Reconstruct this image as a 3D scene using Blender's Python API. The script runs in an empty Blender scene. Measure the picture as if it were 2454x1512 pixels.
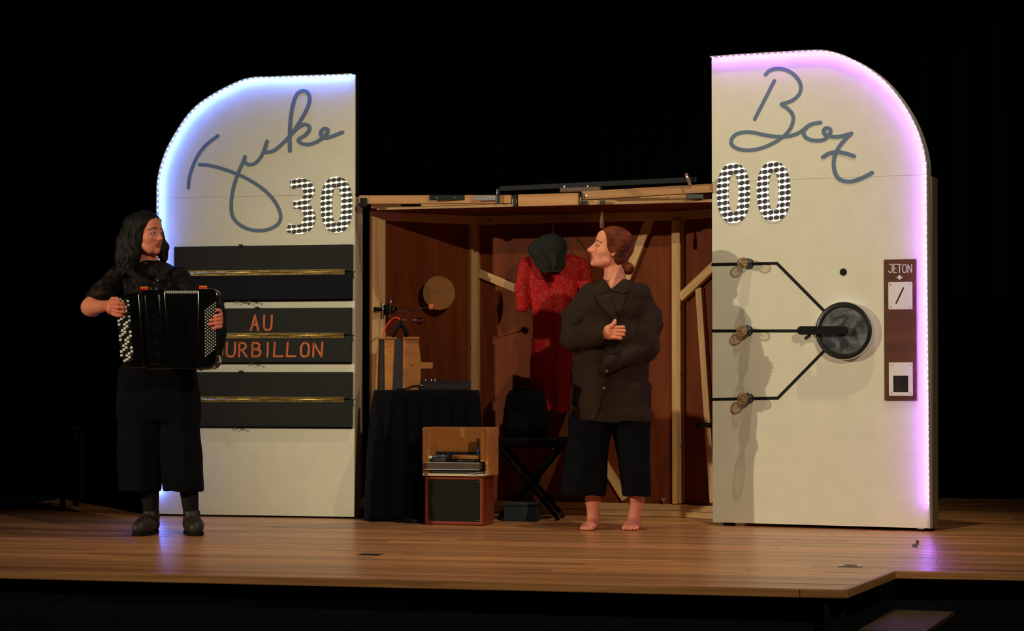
import bpy, bmesh, math, random
import numpy as np
from mathutils import Vector, Matrix, Euler

SC = bpy.context.scene
COL = SC.collection
random.seed(7)

# ------------------------------------------------------------------ camera
F = 5200.0                      # focal length in pixels of the 2454 x 1512 frame
CAMZ = 0.82                     # eye height above the stage boards (audience seat)
PITCH = math.atan(139.0 / F)
cd = bpy.data.cameras.new('camera')
cd.sensor_width = 36.0
cd.lens = 36.0 * F / 2454.0
cd.clip_end = 200
cam = bpy.data.objects.new('camera', cd)
COL.objects.link(cam)
cam.location = (0, 0, CAMZ)
cam.rotation_euler = (math.pi / 2 + PITCH, 0, 0)
SC.camera = cam

# ------------------------------------------------------------------ world and stage lamps
w = bpy.data.worlds.new('hall')
SC.world = w
w.use_nodes = True
w.node_tree.nodes['Background'].inputs[0].default_value = (0.30, 0.36, 0.55, 1)
w.node_tree.nodes['Background'].inputs[1].default_value = 0.003

SC.view_settings.view_transform = 'Standard'
SC.view_settings.look = 'None'
SC.view_settings.gamma = 1.0
SC.view_settings.exposure = 0.0
SC.view_settings.use_curve_mapping = False


def spot(name, loc, target, watts, color, angle, blend=0.5, radius=0.05):
    l = bpy.data.lights.new(name, 'SPOT')
    l.energy = watts
    l.color = color
    l.spot_size = math.radians(angle)
    l.spot_blend = blend
    l.shadow_soft_size = radius
    o = bpy.data.objects.new(name, l)
    o.location = loc
    d = Vector(target) - Vector(loc)
    o.rotation_euler = d.to_track_quat('-Z', 'Y').to_euler()
    COL.objects.link(o)
    return o


WARM = (1.0, 0.90, 0.67)
spot('stage_lamp_left', (-11.3, 5.15, 3.8), (1.2, 11.6, 1.0), 3100, WARM, 26, 0.75, 0.07)
spot('stage_lamp_front_right', (2.6, 3.6, 4.1), (-0.15, 11.2, 0.8), 880, WARM, 50, 0.75, 0.05)
spot('stage_lamp_top', (1.35, 10.0, 6.3), (0.35, 10.9, 0.2), 470, WARM, 60, 0.8, 0.05)


# ------------------------------------------------------------------ pixel helpers
def ray(px, py):
    u = (px - 1227.0) / F
    v = (756.0 - py) / F
    return Vector((u, math.cos(PITCH) - math.sin(PITCH) * v, math.sin(PITCH) + math.cos(PITCH) * v))


def P(px, py, Y):
    d = ray(px, py)
    t = Y / d.y
    return Vector((d.x * t, Y, CAMZ + d.z * t))


def onz(px, py, z=0.0):
    d = ray(px, py)
    t = (z - CAMZ) / d.z
    return Vector((d.x * t, d.y * t, z))


class Plane:
    """vertical plane through two ground points; local x along it, y towards the back, z up"""
    def __init__(s, A, B):
        s.A = Vector((A[0], A[1], 0))
        d = Vector((B[0] - A[0], B[1] - A[1], 0))
        s.W = d.length
        s.d = d.normalized()
        s.n = Vector((-s.d.y, s.d.x, 0))
        s.rz = math.atan2(s.d.y, s.d.x)
        s.M = Matrix.Translation(s.A) @ Matrix.Rotation(s.rz, 4, 'Z')

    def uv(s, px, py, off=0.0):
        """pixel -> (u, z) on the plane moved by off along its normal (negative = to the viewer)"""
        r = ray(px, py)
        A = s.A + s.n * off
        C = Vector((0, 0, CAMZ))
        t = (A - C).dot(s.n) / r.dot(s.n)
        p = C + r * t
        return ((p - A).dot(s.d), p.z)


# ------------------------------------------------------------------ materials
MATS = {}


def nodes_of(name):
    m = bpy.data.materials.new(name)
    m.use_nodes = True
    nt = m.node_tree
    return m, nt, nt.nodes['Principled BSDF']


def setp(b, **k):
    for a, v in k.items():
        b.inputs[a.replace('_', ' ')].default_value = v


def rgba(c):
    return (c[0], c[1], c[2], 1)


def srgb(r, g, b):
    f = lambda c: (c / 255 / 12.92) if c / 255 <= 0.04045 else ((c / 255 + 0.055) / 1.055) ** 2.4
    return (f(r), f(g), f(b))


def plain(name, c, rough=0.6, metal=0.0, var=0.12, scale=14.0, bump=0.0, bscale=120.0, spec=0.5, sheen=0.0, trans=0.0, stretch=(1, 1, 1), coat=0.0):
    """one paint or cloth: base colour with a little uneven tone and fine relief"""
    if name in MATS:
        return MATS[name]
    m, nt, b = nodes_of(name)
    setp(b, Roughness=rough, Metallic=metal, Specular_IOR_Level=spec, Sheen_Weight=sheen, Transmission_Weight=trans, Coat_Weight=coat)
    tc = nt.nodes.new('ShaderNodeTexCoord')
    mp = nt.nodes.new('ShaderNodeMapping')
    mp.inputs['Scale'].default_value = stretch
    nt.links.new(tc.outputs['Object'], mp.inputs[0])
    n = nt.nodes.new('ShaderNodeTexNoise')
    n.inputs['Scale'].default_value = scale
    n.inputs['Detail'].default_value = 5
    nt.links.new(mp.outputs[0], n.inputs['Vector'])
    r = nt.nodes.new('ShaderNodeValToRGB')
    r.color_ramp.elements[0].position = 0.3
    r.color_ramp.elements[1].position = 0.7
    r.color_ramp.elements[0].color = rgba([x * (1 - var) for x in c])
    r.color_ramp.elements[1].color = rgba([min(1, x * (1 + var)) for x in c])
    nt.links.new(n.outputs[0], r.inputs[0])
    nt.links.new(r.outputs[0], b.inputs['Base Color'])
    if bump:
        n2 = nt.nodes.new('ShaderNodeTexNoise')
        n2.inputs['Scale'].default_value = bscale
        n2.inputs['Detail'].default_value = 3
        nt.links.new(mp.outputs[0], n2.inputs['Vector'])
        bp = nt.nodes.new('ShaderNodeBump')
        bp.inputs['Strength'].default_value = bump
        bp.inputs['Distance'].default_value = 0.004
        nt.links.new(n2.outputs[0], bp.inputs['Height'])
        nt.links.new(bp.outputs[0], b.inputs['Normal'])
    MATS[name] = m
    return m


def wood(name, c1, c2, rough=0.55, axis=0, freq=26.0, stretch=0.06, knots=0.0, coat=0.0, rnd=True, spec=0.4, tonevar=0.16):
    """grain runs along the given object axis; every object gets its own offset and tone"""
    if name in MATS:
        return MATS[name]
    m, nt, b = nodes_of(name)
    L = nt.links.new
    setp(b, Roughness=rough, Coat_Weight=coat, Specular_IOR_Level=spec)
    tc = nt.nodes.new('ShaderNodeTexCoord')
    oi = nt.nodes.new('ShaderNodeObjectInfo')
    ad = nt.nodes.new('ShaderNodeVectorMath')
    ad.operation = 'ADD'
    sc_ = nt.nodes.new('ShaderNodeVectorMath')
    sc_.operation = 'SCALE'
    sc_.inputs[3].default_value = 37.0
    cb = nt.nodes.new('ShaderNodeCombineXYZ')
    for i in range(3):
        L(oi.outputs['Random'], cb.inputs[i])
    L(cb.outputs[0], sc_.inputs[0])
    L(tc.outputs['Object'], ad.inputs[0])
    L(sc_.outputs[0], ad.inputs[1])
    mp = nt.nodes.new('ShaderNodeMapping')
    s = [1, 1, 1]
    s[axis] = stretch
    mp.inputs['Scale'].default_value = s
    L(ad.outputs[0], mp.inputs[0])
    n1 = nt.nodes.new('ShaderNodeTexNoise')
    n1.inputs['Scale'].default_value = freq
    n1.inputs['Detail'].default_value = 6
    n1.inputs['Distortion'].default_value = 0.6
    L(mp.outputs[0], n1.inputs['Vector'])
    r = nt.nodes.new('ShaderNodeValToRGB')
    r.color_ramp.elements[0].position = 0.32
    r.color_ramp.elements[1].position = 0.68
    r.color_ramp.elements[0].color = rgba(c1)
    r.color_ramp.elements[1].color = rgba(c2)
    L(n1.outputs[0], r.inputs[0])
    hs = nt.nodes.new('ShaderNodeHueSaturation')
    mr = nt.nodes.new('ShaderNodeMapRange')
    mr.inputs['To Min'].default_value = 1.0 - tonevar if rnd else 1.0
    mr.inputs['To Max'].default_value = 1.0 + tonevar if rnd else 1.0
    L(oi.outputs['Random'], mr.inputs[0])
    L(mr.outputs[0], hs.inputs['Value'])
    L(r.outputs[0], hs.inputs['Color'])
    last = hs.outputs[0]
    if knots:
        vo = nt.nodes.new('ShaderNodeTexVoronoi')
        vo.inputs['Scale'].default_value = knots
        mp2 = nt.nodes.new('ShaderNodeMapping')
        s2 = [1.0, 1.0, 1.0]
        s2[axis] = 0.55
        mp2.inputs['Scale'].default_value = s2
        L(ad.outputs[0], mp2.inputs[0])
        L(mp2.outputs[0], vo.inputs['Vector'])
        kr = nt.nodes.new('ShaderNodeValToRGB')
        kr.color_ramp.elements[0].position = 0.035
        kr.color_ramp.elements[1].position = 0.085
        kr.color_ramp.elements[0].color = (1, 1, 1, 1)
        kr.color_ramp.elements[1].color = (0, 0, 0, 1)
        L(vo.outputs['Distance'], kr.inputs[0])
        mx = nt.nodes.new('ShaderNodeMixRGB')
        mx.inputs['Color2'].default_value = rgba([x * 0.45 for x in c1])
        L(kr.outputs[0], mx.inputs['Fac'])
        L(last, mx.inputs['Color1'])
        last = mx.outputs[0]
    L(last, b.inputs['Base Color'])
    bp = nt.nodes.new('ShaderNodeBump')
    bp.inputs['Strength'].default_value = 0.12
    bp.inputs['Distance'].default_value = 0.002
    L(n1.outputs[0], bp.inputs['Height'])
    L(bp.outputs[0], b.inputs['Normal'])
    MATS[name] = m
    return m


def glow(name, c, strength):
    if name in MATS:
        return MATS[name]
    m, nt, b = nodes_of(name)
    setp(b, Base_Color=rgba(c), Emission_Color=rgba(c), Emission_Strength=strength)
    MATS[name] = m
    return m


def vcol(name, rough=0.5, spec=0.4, sss=0.0, sheen=0.0, bump=0.0, bscale=300.0, bstretch=(1, 1, 1), coat=0.0):
    """colour comes from the mesh's own colour attribute (skin, lips, brows, iris)"""
    if name in MATS:
        return MATS[name]
    m, nt, b = nodes_of(name)
    setp(b, Roughness=rough, Specular_IOR_Level=spec, Sheen_Weight=sheen, Coat_Weight=coat)
    a = nt.nodes.new('ShaderNodeAttribute')
    a.attribute_name = 'tone'
    nt.links.new(a.outputs['Color'], b.inputs['Base Color'])
    if sss:
        b.inputs['Subsurface Weight'].default_value = sss
        b.inputs['Subsurface Radius'].default_value = (0.012, 0.005, 0.003)
        b.inputs['Subsurface Scale'].default_value = 0.5
    if bump:
        tc = nt.nodes.new('ShaderNodeTexCoord')
        mp = nt.nodes.new('ShaderNodeMapping')
        mp.inputs['Scale'].default_value = bstretch
        nt.links.new(tc.outputs['Object'], mp.inputs[0])
        n2 = nt.nodes.new('ShaderNodeTexNoise')
        n2.inputs['Scale'].default_value = bscale
        n2.inputs['Detail'].default_value = 4
        nt.links.new(mp.outputs[0], n2.inputs['Vector'])
        bp = nt.nodes.new('ShaderNodeBump')
        bp.inputs['Strength'].default_value = bump
        bp.inputs['Distance'].default_value = 0.003
        nt.links.new(n2.outputs[0], bp.inputs['Height'])
        nt.links.new(bp.outputs[0], b.inputs['Normal'])
    MATS[name] = m
    return m


CREAM = plain('cream_paint', (0.72, 0.67, 0.51), 0.62, var=0.035, scale=9, bump=0.05, bscale=260)
PINE = wood('pine_batten', (0.54, 0.29, 0.105), (0.74, 0.46, 0.20), 0.55, 0, 30, 0.05, knots=7.0)
PLY = wood('reddish_plywood', (0.125, 0.023, 0.0035), (0.20, 0.040, 0.006), 0.6, 2, 16, 0.10, rnd=False, spec=0.15)
BIRCH = wood('orange_plywood', (0.40, 0.14, 0.027), (0.52, 0.20, 0.042), 0.5, 0, 20, 0.2, rnd=False)
BOARDS = wood('stage_boards', (0.28, 0.10, 0.032), (0.64, 0.292, 0.105), 0.30, 0, 60, 0.012, spec=0.5, tonevar=0.27)
EDGEW = wood('stage_edge_wood', (0.26, 0.11, 0.035), (0.46, 0.21, 0.07), 0.4, 0, 40, 0.04)
BLACKP = plain('black_paint', (0.012, 0.012, 0.012), 0.5, var=0.2, scale=30)
BLACKM = plain('black_metal', (0.007, 0.007, 0.0075), 0.35, metal=0.0, var=0.2)
STEEL = plain('bright_steel', (0.62, 0.60, 0.57), 0.3, metal=1.0, var=0.08, scale=60)
CHROME = plain('chrome', (0.75, 0.75, 0.77), 0.1, metal=1.0, var=0.03)
DRAPE = plain('black_drape', (0.0012, 0.0012, 0.0014), 0.95, var=0.3, spec=0.05)
CLOTH = plain('black_cloth', (0.0045, 0.0045, 0.006), 0.9, var=0.25, scale=20, spec=0.08)
RUBBER = plain('black_rubber', (0.0065, 0.0065, 0.0065), 0.7, spec=0.15)
TRIM = plain('bright_trim', (0.72, 0.70, 0.66), 0.35, metal=0.15, var=0.05)


# ------------------------------------------------------------------ object helpers
def tag(o, label=None, cat=None, group=None, kind=None):
    if label: o['label'] = label
    if cat: o['category'] = cat
    if group: o['group'] = group
    if kind: o['kind'] = kind
    return o


def empty(name, M, label=None, cat=None, group=None, kind=None):
    o = bpy.data.objects.new(name, None)
    o.empty_display_size = 0.05
    COL.objects.link(o)
    if not isinstance(M, Matrix):
        M = Matrix.Translation(Vector(M))
    o.matrix_world = M
    return tag(o, label, cat, group, kind)


def mesh_obj(name, me, mat=None, parent=None, M=None):
    o = bpy.data.objects.new(name, me)
    COL.objects.link(o)
    if mat is not None and not me.materials:
        me.materials.append(mat)
    if parent is not None:
        o.parent = parent
    if M is not None:
        o.matrix_local = M if parent is not None else M
    return o


def from_bm(name, bm, mat=None, parent=None, M=None, smooth=False):
    me = bpy.data.meshes.new(name)
    bmesh.ops.recalc_face_normals(bm, faces=bm.faces)
    bm.to_mesh(me)
    bm.free()
    if smooth:
        me.polygons.foreach_set('use_smooth', [True] * len(me.polygons))
    return mesh_obj(name, me, mat, parent, M)


def from_data(name, V, Fc, mat=None, parent=None, M=None, smooth=False):
    me = bpy.data.meshes.new(name)
    me.from_pydata([tuple(v) for v in V], [], [tuple(f) for f in Fc])
    me.update()
    bm = bmesh.new()
    bm.from_mesh(me)
    bmesh.ops.recalc_face_normals(bm, faces=bm.faces)
    bm.to_mesh(me)
    bm.free()
    if smooth:
        me.polygons.foreach_set('use_smooth', [True] * len(me.polygons))
    return mesh_obj(name, me, mat, parent, M)


def bm_box(bm, size, M=Matrix(), bevel=0.0):
    r = bmesh.ops.create_cube(bm, size=1.0, matrix=M @ Matrix.Diagonal((size[0], size[1], size[2], 1)))
    if bevel:
        es = list({e for v in r['verts'] for e in v.link_edges})
        bmesh.ops.bevel(bm, geom=es, offset=bevel, segments=1 if bevel < 0.004 else 2, affect='EDGES', profile=0.6)
    return bm


def box(name, size, c, mat, parent=None, rot=None, bevel=0.0015):
    """box of its real size; long grain along local x"""
    bm = bmesh.new()
    bm_box(bm, size, bevel=bevel)
    M = Matrix.Translation(Vector(c))
    if rot is not None:
        M = M @ (rot if isinstance(rot, Matrix) else Euler(rot).to_matrix().to_4x4())
    return from_bm(name, bm, mat, parent, M)


def frame(p0, p1, up=(0, 0, 1)):
    """matrix at the middle of p0..p1: local x along the line, local z as near to up as it can be"""
    p0, p1 = Vector(p0), Vector(p1)
    x = (p1 - p0).normalized()
    u = Vector(up)
    y = u.cross(x)
    if y.length < 1e-5:
        y = Vector((0, 1, 0)).cross(x)
    y.normalize()
    z = x.cross(y)
    M = Matrix(((x.x, y.x, z.x), (x.y, y.y, z.y), (x.z, y.z, z.z))).to_4x4()
    M.translation = (p0 + p1) / 2
    return M


def beam(name, p0, p1, wy, wz, mat, parent=None, up=(0, 0, 1), bevel=0.0015, rel=True):
    """squared timber from p0 to p1 in the parent's coordinates"""
    M = frame(p0, p1, up)
    bm = bmesh.new()
    bm_box(bm, ((Vector(p1) - Vector(p0)).length, wy, wz), bevel=bevel)
    return from_bm(name, bm, mat, parent, M)


def bm_tube(bm, pts, r, seg=10, cap=True, closed=False):
    """round tube along points; r is a number or one per point"""
    pts = [Vector(p) for p in pts]
    n = len(pts)
    rs = r if isinstance(r, (list, tuple)) else [r] * n
    rings = []
    prev = None
    for i, p in enumerate(pts):
        a = pts[(i - 1) % n] if (closed or i > 0) else p
        b = pts[(i + 1) % n] if (closed or i < n - 1) else p
        t = (b - a).normalized()
        if prev is None:
            q = Vector((0, 0, 1)) if abs(t.z) < 0.9 else Vector((1, 0, 0))
            s = t.cross(q).normalized()
        else:
            s = (prev - t * prev.dot(t)).normalized()
        prev = s
        k = t.cross(s)
        rings.append([bm.verts.new(p + (s * math.cos(2 * math.pi * j / seg) + k * math.sin(2 * math.pi * j / seg)) * rs[i]) for j in range(seg)])
    m = n if closed else n - 1
    for i in range(m):
        A, B = rings[i], rings[(i + 1) % n]
        for j in range(seg):
            bm.faces.new((A[j], A[(j + 1) % seg], B[(j + 1) % seg], B[j]))
    if cap and not closed:
        bm.faces.new(rings[0][::-1])
        bm.faces.new(rings[-1])
    return bm


def tube(name, pts, r, mat, parent=None, seg=10, M=None, closed=False):
    bm = bmesh.new()
    bm_tube(bm, pts, r, seg, closed=closed)
    return from_bm(name, bm, mat, parent, M, smooth=True)


def bm_lathe(bm, prof, seg=32, M=Matrix()):
    """profile of (radius, height) turned about local z"""
    rings = []
    for r, h in prof:
        if r < 1e-6:
            rings.append([bm.verts.new(M @ Vector((0, 0, h)))])
        else:
            rings.append([bm.verts.new(M @ Vector((r * math.cos(2 * math.pi * j / seg), r * math.sin(2 * math.pi * j / seg), h))) for j in range(seg)])
    for A, B in zip(rings, rings[1:]):
        for j in range(seg):
            k = (j + 1) % seg
            if len(A) == 1 and len(B) == 1:
                continue
            if len(A) == 1:
                bm.faces.new((A[0], B[k], B[j]))
            elif len(B) == 1:
                bm.faces.new((A[j], A[k], B[0]))
            else:
                bm.faces.new((A[j], A[k], B[k], B[j]))
    return bm


def lathe(name, prof, mat, parent=None, M=None, seg=32, smooth=True):
    bm = bmesh.new()
    bm_lathe(bm, prof, seg)
    o = from_bm(name, bm, mat, parent, M)
    if smooth:
        smooth_by_angle(o.data, 35)
    return o


def smooth_by_angle(me, deg=35):
    bm = bmesh.new()
    bm.from_mesh(me)
    lim = math.radians(deg)
    for f in bm.faces:
        f.smooth = True
    for e in bm.edges:
        if len(e.link_faces) == 2 and e.calc_face_angle(0) > lim:
            e.smooth = False
    bm.to_mesh(me)
    bm.free()


def catmull(pts, sub=8, closed=False):
    pts = [np.array(p, float) for p in pts]
    n = len(pts)
    out = []
    m = n if closed else n - 1
    for i in range(m):
        p1, p2 = pts[i % n], pts[(i + 1) % n]
        p0 = pts[(i - 1) % n] if (closed or i > 0) else 2 * p1 - p2
        p3 = pts[(i + 2) % n] if (closed or i + 2 < n) else 2 * p2 - p1
        for k in range(sub):
            t = k / sub
            out.append(0.5 * ((2 * p1) + (-p0 + p2) * t + (2 * p0 - 5 * p1 + 4 * p2 - p3) * t * t + (-p0 + 3 * p1 - 3 * p2 + p3) * t ** 3))
    if not closed:
        out.append(pts[-1])
    return out


def bm_prism(bm, outline, y0, y1, holes=()):
    """outline of (x, z) points extruded in y; holes are cut through"""
    for yy, flip in ((y0, False), (y1, True)):
        loops = []
        es = []
        for ol in [outline] + list(holes):
            vs = [bm.verts.new((p[0], yy, p[1])) for p in ol]
            es += [bm.edges.new((vs[i], vs[(i + 1) % len(vs)])) for i in range(len(vs))]
            loops.append(vs)
        if holes:
            bmesh.ops.triangle_fill(bm, use_beauty=True, use_dissolve=False, edges=es)
        else:
            bm.faces.new(loops[0])
        if yy == y0:
            first = loops
    for A, B in zip(first, loops):
        n = len(A)
        for i in range(n):
            bm.faces.new((A[i], A[(i + 1) % n], B[(i + 1) % n], B[i]))
    return bm


def prism(name, outline, y0, y1, mat, parent=None, M=None, holes=()):
    bm = bmesh.new()
    bm_prism(bm, outline, y0, y1, holes)
    return from_bm(name, bm, mat, parent, M)


def bm_ribbon(bm, pts, w, y0, y1, rise=0.0):
    """painted stroke: a flat ribbon with rounded ends in the x-z plane"""
    pts = [Vector((p[0], p[1])) for p in pts]
    L, R = [], []
    n = len(pts)
    for i, p in enumerate(pts):
        t = (pts[min(i + 1, n - 1)] - pts[max(i - 1, 0)])
        if t.length < 1e-9:
            continue
        t.normalize()
        nn = Vector((-t.y, t.x))
        L.append(p + nn * w / 2)
        R.append(p - nn * w / 2)
    def cap(c, a0, k=5):
        return [c + Vector((math.cos(a0 + math.pi * (j + 1) / (k + 1)), math.sin(a0 + math.pi * (j + 1) / (k + 1)))) * w / 2 for j in range(k)]
    m_ = max(1, len(L) - 1)
    vf = [[bm.verts.new((q.x, yy - rise * i / m_, q.y)) for i, q in enumerate(L)] for yy in (y0, y1)]
    vr = [[bm.verts.new((q.x, yy - rise * i / m_, q.y)) for i, q in enumerate(R)] for yy in (y0, y1)]
    for i in range(len(L) - 1):
        bm.faces.new((vf[0][i], vf[0][i + 1], vr[0][i + 1], vr[0][i]))
        bm.faces.new((vf[0][i], vf[0][i + 1], vf[1][i + 1], vf[1][i]))
        bm.faces.new((vr[0][i], vr[0][i + 1], vr[1][i + 1], vr[1][i]))
    for end in (0, -1):
        c = (L[end] + R[end]) / 2
        d = (L[end] - c) if end == 0 else (R[end] - c)
        a0 = math.atan2(d.y, d.x)
        cp = cap(c, a0)
        first, last = (vf[0][end], vr[0][end]) if end == 0 else (vr[0][end], vf[0][end])
        ye = 0.0 if end == 0 else rise
        cv = [bm.verts.new((q.x, y0 - ye, q.y)) for q in cp]
        cb = [bm.verts.new((q.x, y1 - ye, q.y)) for q in cp]
        bm.faces.new([first] + cv + [last])
        f1, l1 = (vf[1][end], vr[1][end]) if end == 0 else (vr[1][end], vf[1][end])
        ring0 = [first] + cv + [last]
        ring1 = [f1] + cb + [l1]
        for i in range(len(ring0) - 1):
            bm.faces.new((ring0[i], ring0[i + 1], ring1[i + 1], ring1[i]))
    return bm


def copy_tree(o, parent=None):
    c = o.copy()
    COL.objects.link(c)
    c.parent = parent
    for ch in o.children:
        copy_tree(ch, c)
    return c
# =================================================================== the setting
stage_yaw = -math.atan2(9.07 - 8.23, 1.257 + 2.14)          # the whole stage is seen slightly from its right
E0, E1 = onz(-260, 1361), onz(2021, 1413)                       # front edge of the main stage
D0 = onz(2142, 1367)
D1 = onz(2700, 1378)
sd = (E1 - E0).normalized()                                  # along the stage front
sb = Vector((-sd.y, sd.x, 0))                                # towards the back
floor = empty('floor', Matrix.Translation(E0) @ Matrix.Rotation(math.atan2(sd.y, sd.x), 4, 'Z'), kind='structure')
FM = floor.matrix_world.copy()
FI = FM.inverted()
lc = FI @ E1, FI @ D0, FI @ D1                               # the stepped corner in the floor's own coordinates
XMAX = 7.0
ROW = 0.102
nrow = 62


def row_limit(y):
    """right-hand end of a board row lying y behind the stage front"""
    (a, b, c) = lc
    if y >= max(b.y, c.y):
        return XMAX
    if y <= 0:
        return a.x
    return a.x + (b.x - a.x) * min(1, y / b.y)


x_cut = lc[1].x
for r in range(nrow):
    y0 = r * ROW
    yc = y0 + ROW / 2
    xl = -1.5
    xr = XMAX if yc > max(lc[1].y, lc[2].y) else None
    segs = []
    if xr is None:
        xr0, xr1 = row_limit(y0), row_limit(y0 + ROW - 0.004)
    else:
        xr0 = xr1 = XMAX
    cuts = [xl]
    x = xl + random.uniform(0.4, 2.6)
    while x < min(xr0, xr1) - 0.5:
        cuts.append(x)
        x += random.uniform(1.9, 3.3)
    for i, c in enumerate(cuts):
        a = c + 0.0012
        b0 = cuts[i + 1] - 0.0012 if i + 1 < len(cuts) else xr0
        b1 = cuts[i + 1] - 0.0012 if i + 1 < len(cuts) else xr1
        z1 = random.uniform(-0.0012, 0.0)
        z0 = -0.028
        ya, yb = y0 + 0.0012, y0 + ROW - 0.0012
        cx = (a + b0) / 2
        V = [(a - cx, ya - yc, z0), (b0 - cx, ya - yc, z0), (b1 - cx, yb - yc, z0), (a - cx, yb - yc, z0),
             (a - cx, ya - yc, z1), (b0 - cx, ya - yc, z1), (b1 - cx, yb - yc, z1), (a - cx, yb - yc, z1)]
        Fc = [(0, 1, 2, 3), (4, 5, 6, 7), (0, 1, 5, 4), (1, 2, 6, 5), (2, 3, 7, 6), (3, 0, 4, 7)]
        from_data('plank', V, Fc, BOARDS, floor, Matrix.Translation((cx, yc, 0)))
# dark underlay that closes the joints
sub = [(-1.5, 0.03), (lc[0].x - 0.01, 0.03), (lc[1].x - 0.01, lc[1].y + 0.03), (XMAX, lc[1].y + 0.03 + 0.05), (XMAX, nrow * ROW), (-1.5, nrow * ROW)]
bm = bmesh.new()
va = [bm.verts.new((p[0], p[1], -0.03)) for p in sub]
vb = [bm.verts.new((p[0], p[1], -0.045)) for p in sub]
bm.faces.new(va)
bm.faces.new(vb[::-1])
for i in range(len(sub)):
    bm.faces.new((va[i], va[(i + 1) % len(sub)], vb[(i + 1) % len(sub)], vb[i]))
from_bm('underlay', bm, BLACKP, floor)

# edging boards of the stage front
def edging(n, p, q, mat=EDGEW):
    v = (q - p).normalized()
    out = Vector((v.y, -v.x, 0))
    o = beam('trim_%d' % n, p + out * 0.006 + Vector((0, 0, -0.0155)), q + out * 0.006 + Vector((0, 0, -0.0155)), 0.022, 0.034, mat, None, bevel=0.004)
    tag(o, kind='structure')
    return o


EJ = E0 + sd * ((E1 - E0).length - 0.165)
edging(1, E0 - sd * 1.2, EJ)
edging(2, EJ + sd * 0.002, E1 + sd * 0.004)
edging(3, E1, D0)
edging(4, D0, D1)

# black facing below the stage front, set back a little
def facing(name, p, q, back=0.10):
    v = (q - p).normalized()
    inn = Vector((-v.y, v.x, 0))
    a, b = p + inn * back, q + inn * back
    o = beam(name, a + Vector((0, 0, -0.5)), b + Vector((0, 0, -0.5)), 0.02, 0.92, FACING, None)
    tag(o, kind='structure')
    return o


FACING = plain('black_stage_facing', (0.006, 0.006, 0.006), 0.9, var=0.3, spec=0.1)
facing('wall_stage_front', E0 - sd * 1.2, E1)
facing('wall_stage_corner', E1, D0, 0.07)
facing('wall_stage_front_right', D0, D1)
hall = box('floor_hall', (16, 14, 0.05), (0, 4, -0.985), plain('dark_hall_floor', (0.008, 0.008, 0.008), 0.8, spec=0.1), None)
tag(hall, kind='structure')

# pale strap hanging below the stage edge
hs0 = P(952, 1408, 8.80)
hso = tube('hanging_strap', catmull([(0, 0, 0), (0.002, -0.004, -0.04), (0.003, 0, -0.09), (0.002, 0.0, -0.125)], 4), 0.004, plain('grey_strap', (0.10, 0.10, 0.10), 0.5), None, 8, Matrix.Translation(hs0))
tag(hso, 'thin grey strap hanging down from the edge of the stage', 'strap')

# black stage curtain hung in folds round the back and sides
def curtain(name, pts, z0, z1, fold=0.06, pitch=0.24):
    bm = bmesh.new()
    line = []
    for a, b in zip(pts, pts[1:]):
        a, b = Vector(a), Vector(b)
        L = (b - a).length
        t = (b - a).normalized()
        nn = Vector((-t.y, t.x))
        k = int(L / 0.03)
        for i in range(k):
            s = i / k * L
            amp = fold * (0.7 + 0.3 * math.sin(s * 1.7 + 1))
            line.append(a + t * s + nn * (amp * math.sin(2 * math.pi * s / pitch + 0.8 * math.sin(s * 2.3))))
    prev = None
    for p in line:
        cur = [bm.verts.new((p.x, p.y, z)) for z in (z0, z1)]
        if prev:
            bm.faces.new((prev[0], cur[0], cur[1], prev[1]))
        prev = cur
    o = from_bm(name, bm, DRAPE, None, smooth=True)
    so = o.modifiers.new('thick', 'SOLIDIFY')
    so.thickness = 0.004
    tag(o, kind='structure')
    return o


curtain('wall_back', [(-4.6, 15.0), (5.6, 14.1)], -0.02, 6.0)
curtain('wall_left', [(-5.6, 13.4), (-4.6, 15.0)], -0.02, 6.0)
curtain('wall_right', [(5.6, 14.1), (6.4, 11.5)], -0.02, 6.0)

# small wooden step standing in the recess of the stage corner
sp = [onz(2142, 1466, -0.17), onz(2285, 1471, -0.17)]
dv = Vector((-0.34, -0.94, 0)).normalized()
st = empty('stage_step', Matrix.Translation(((sp[0] + sp[1]) / 2).xy.to_3d() + Vector((0, 0, -0.96))), 'low dark wooden step in the recess of the stage front', 'step')
SI = Matrix.Translation(-st.location)
quad = [sp[0] + dv * 0.75, sp[1] + dv * 0.75, sp[1], sp[0]]
V = [(SI @ Vector((q.x, q.y, z))) for z in (-0.955, -0.172) for q in quad]
STEPW = wood('dark_step_wood', (0.05, 0.028, 0.012), (0.08, 0.048, 0.022), 0.6, 1, 30, 0.06)
Fq = [(0, 1, 2, 3), (4, 5, 6, 7), (0, 1, 5, 4), (1, 2, 6, 5), (2, 3, 7, 6), (3, 0, 4, 7)]
from_data('body', V, Fq, FACING, st)
def inset(q, k):
    c = sum(q, Vector()) / 4
    return [c + (p - c) * k for p in q]
V = [(SI @ Vector((q.x, q.y, z))) for z in (-0.176, -0.16) for q in inset(quad, 1.015)]
from_data('tread_frame', V, Fq, STEPW, st)
V = [(SI @ Vector((q.x, q.y, z))) for z in (-0.170, -0.1592) for q in inset(quad, 0.84)]
from_data('tread', V, Fq, wood('brown_tread', (0.07, 0.034, 0.018), (0.10, 0.052, 0.028), 0.6, 1, 30, 0.06), st)
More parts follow.
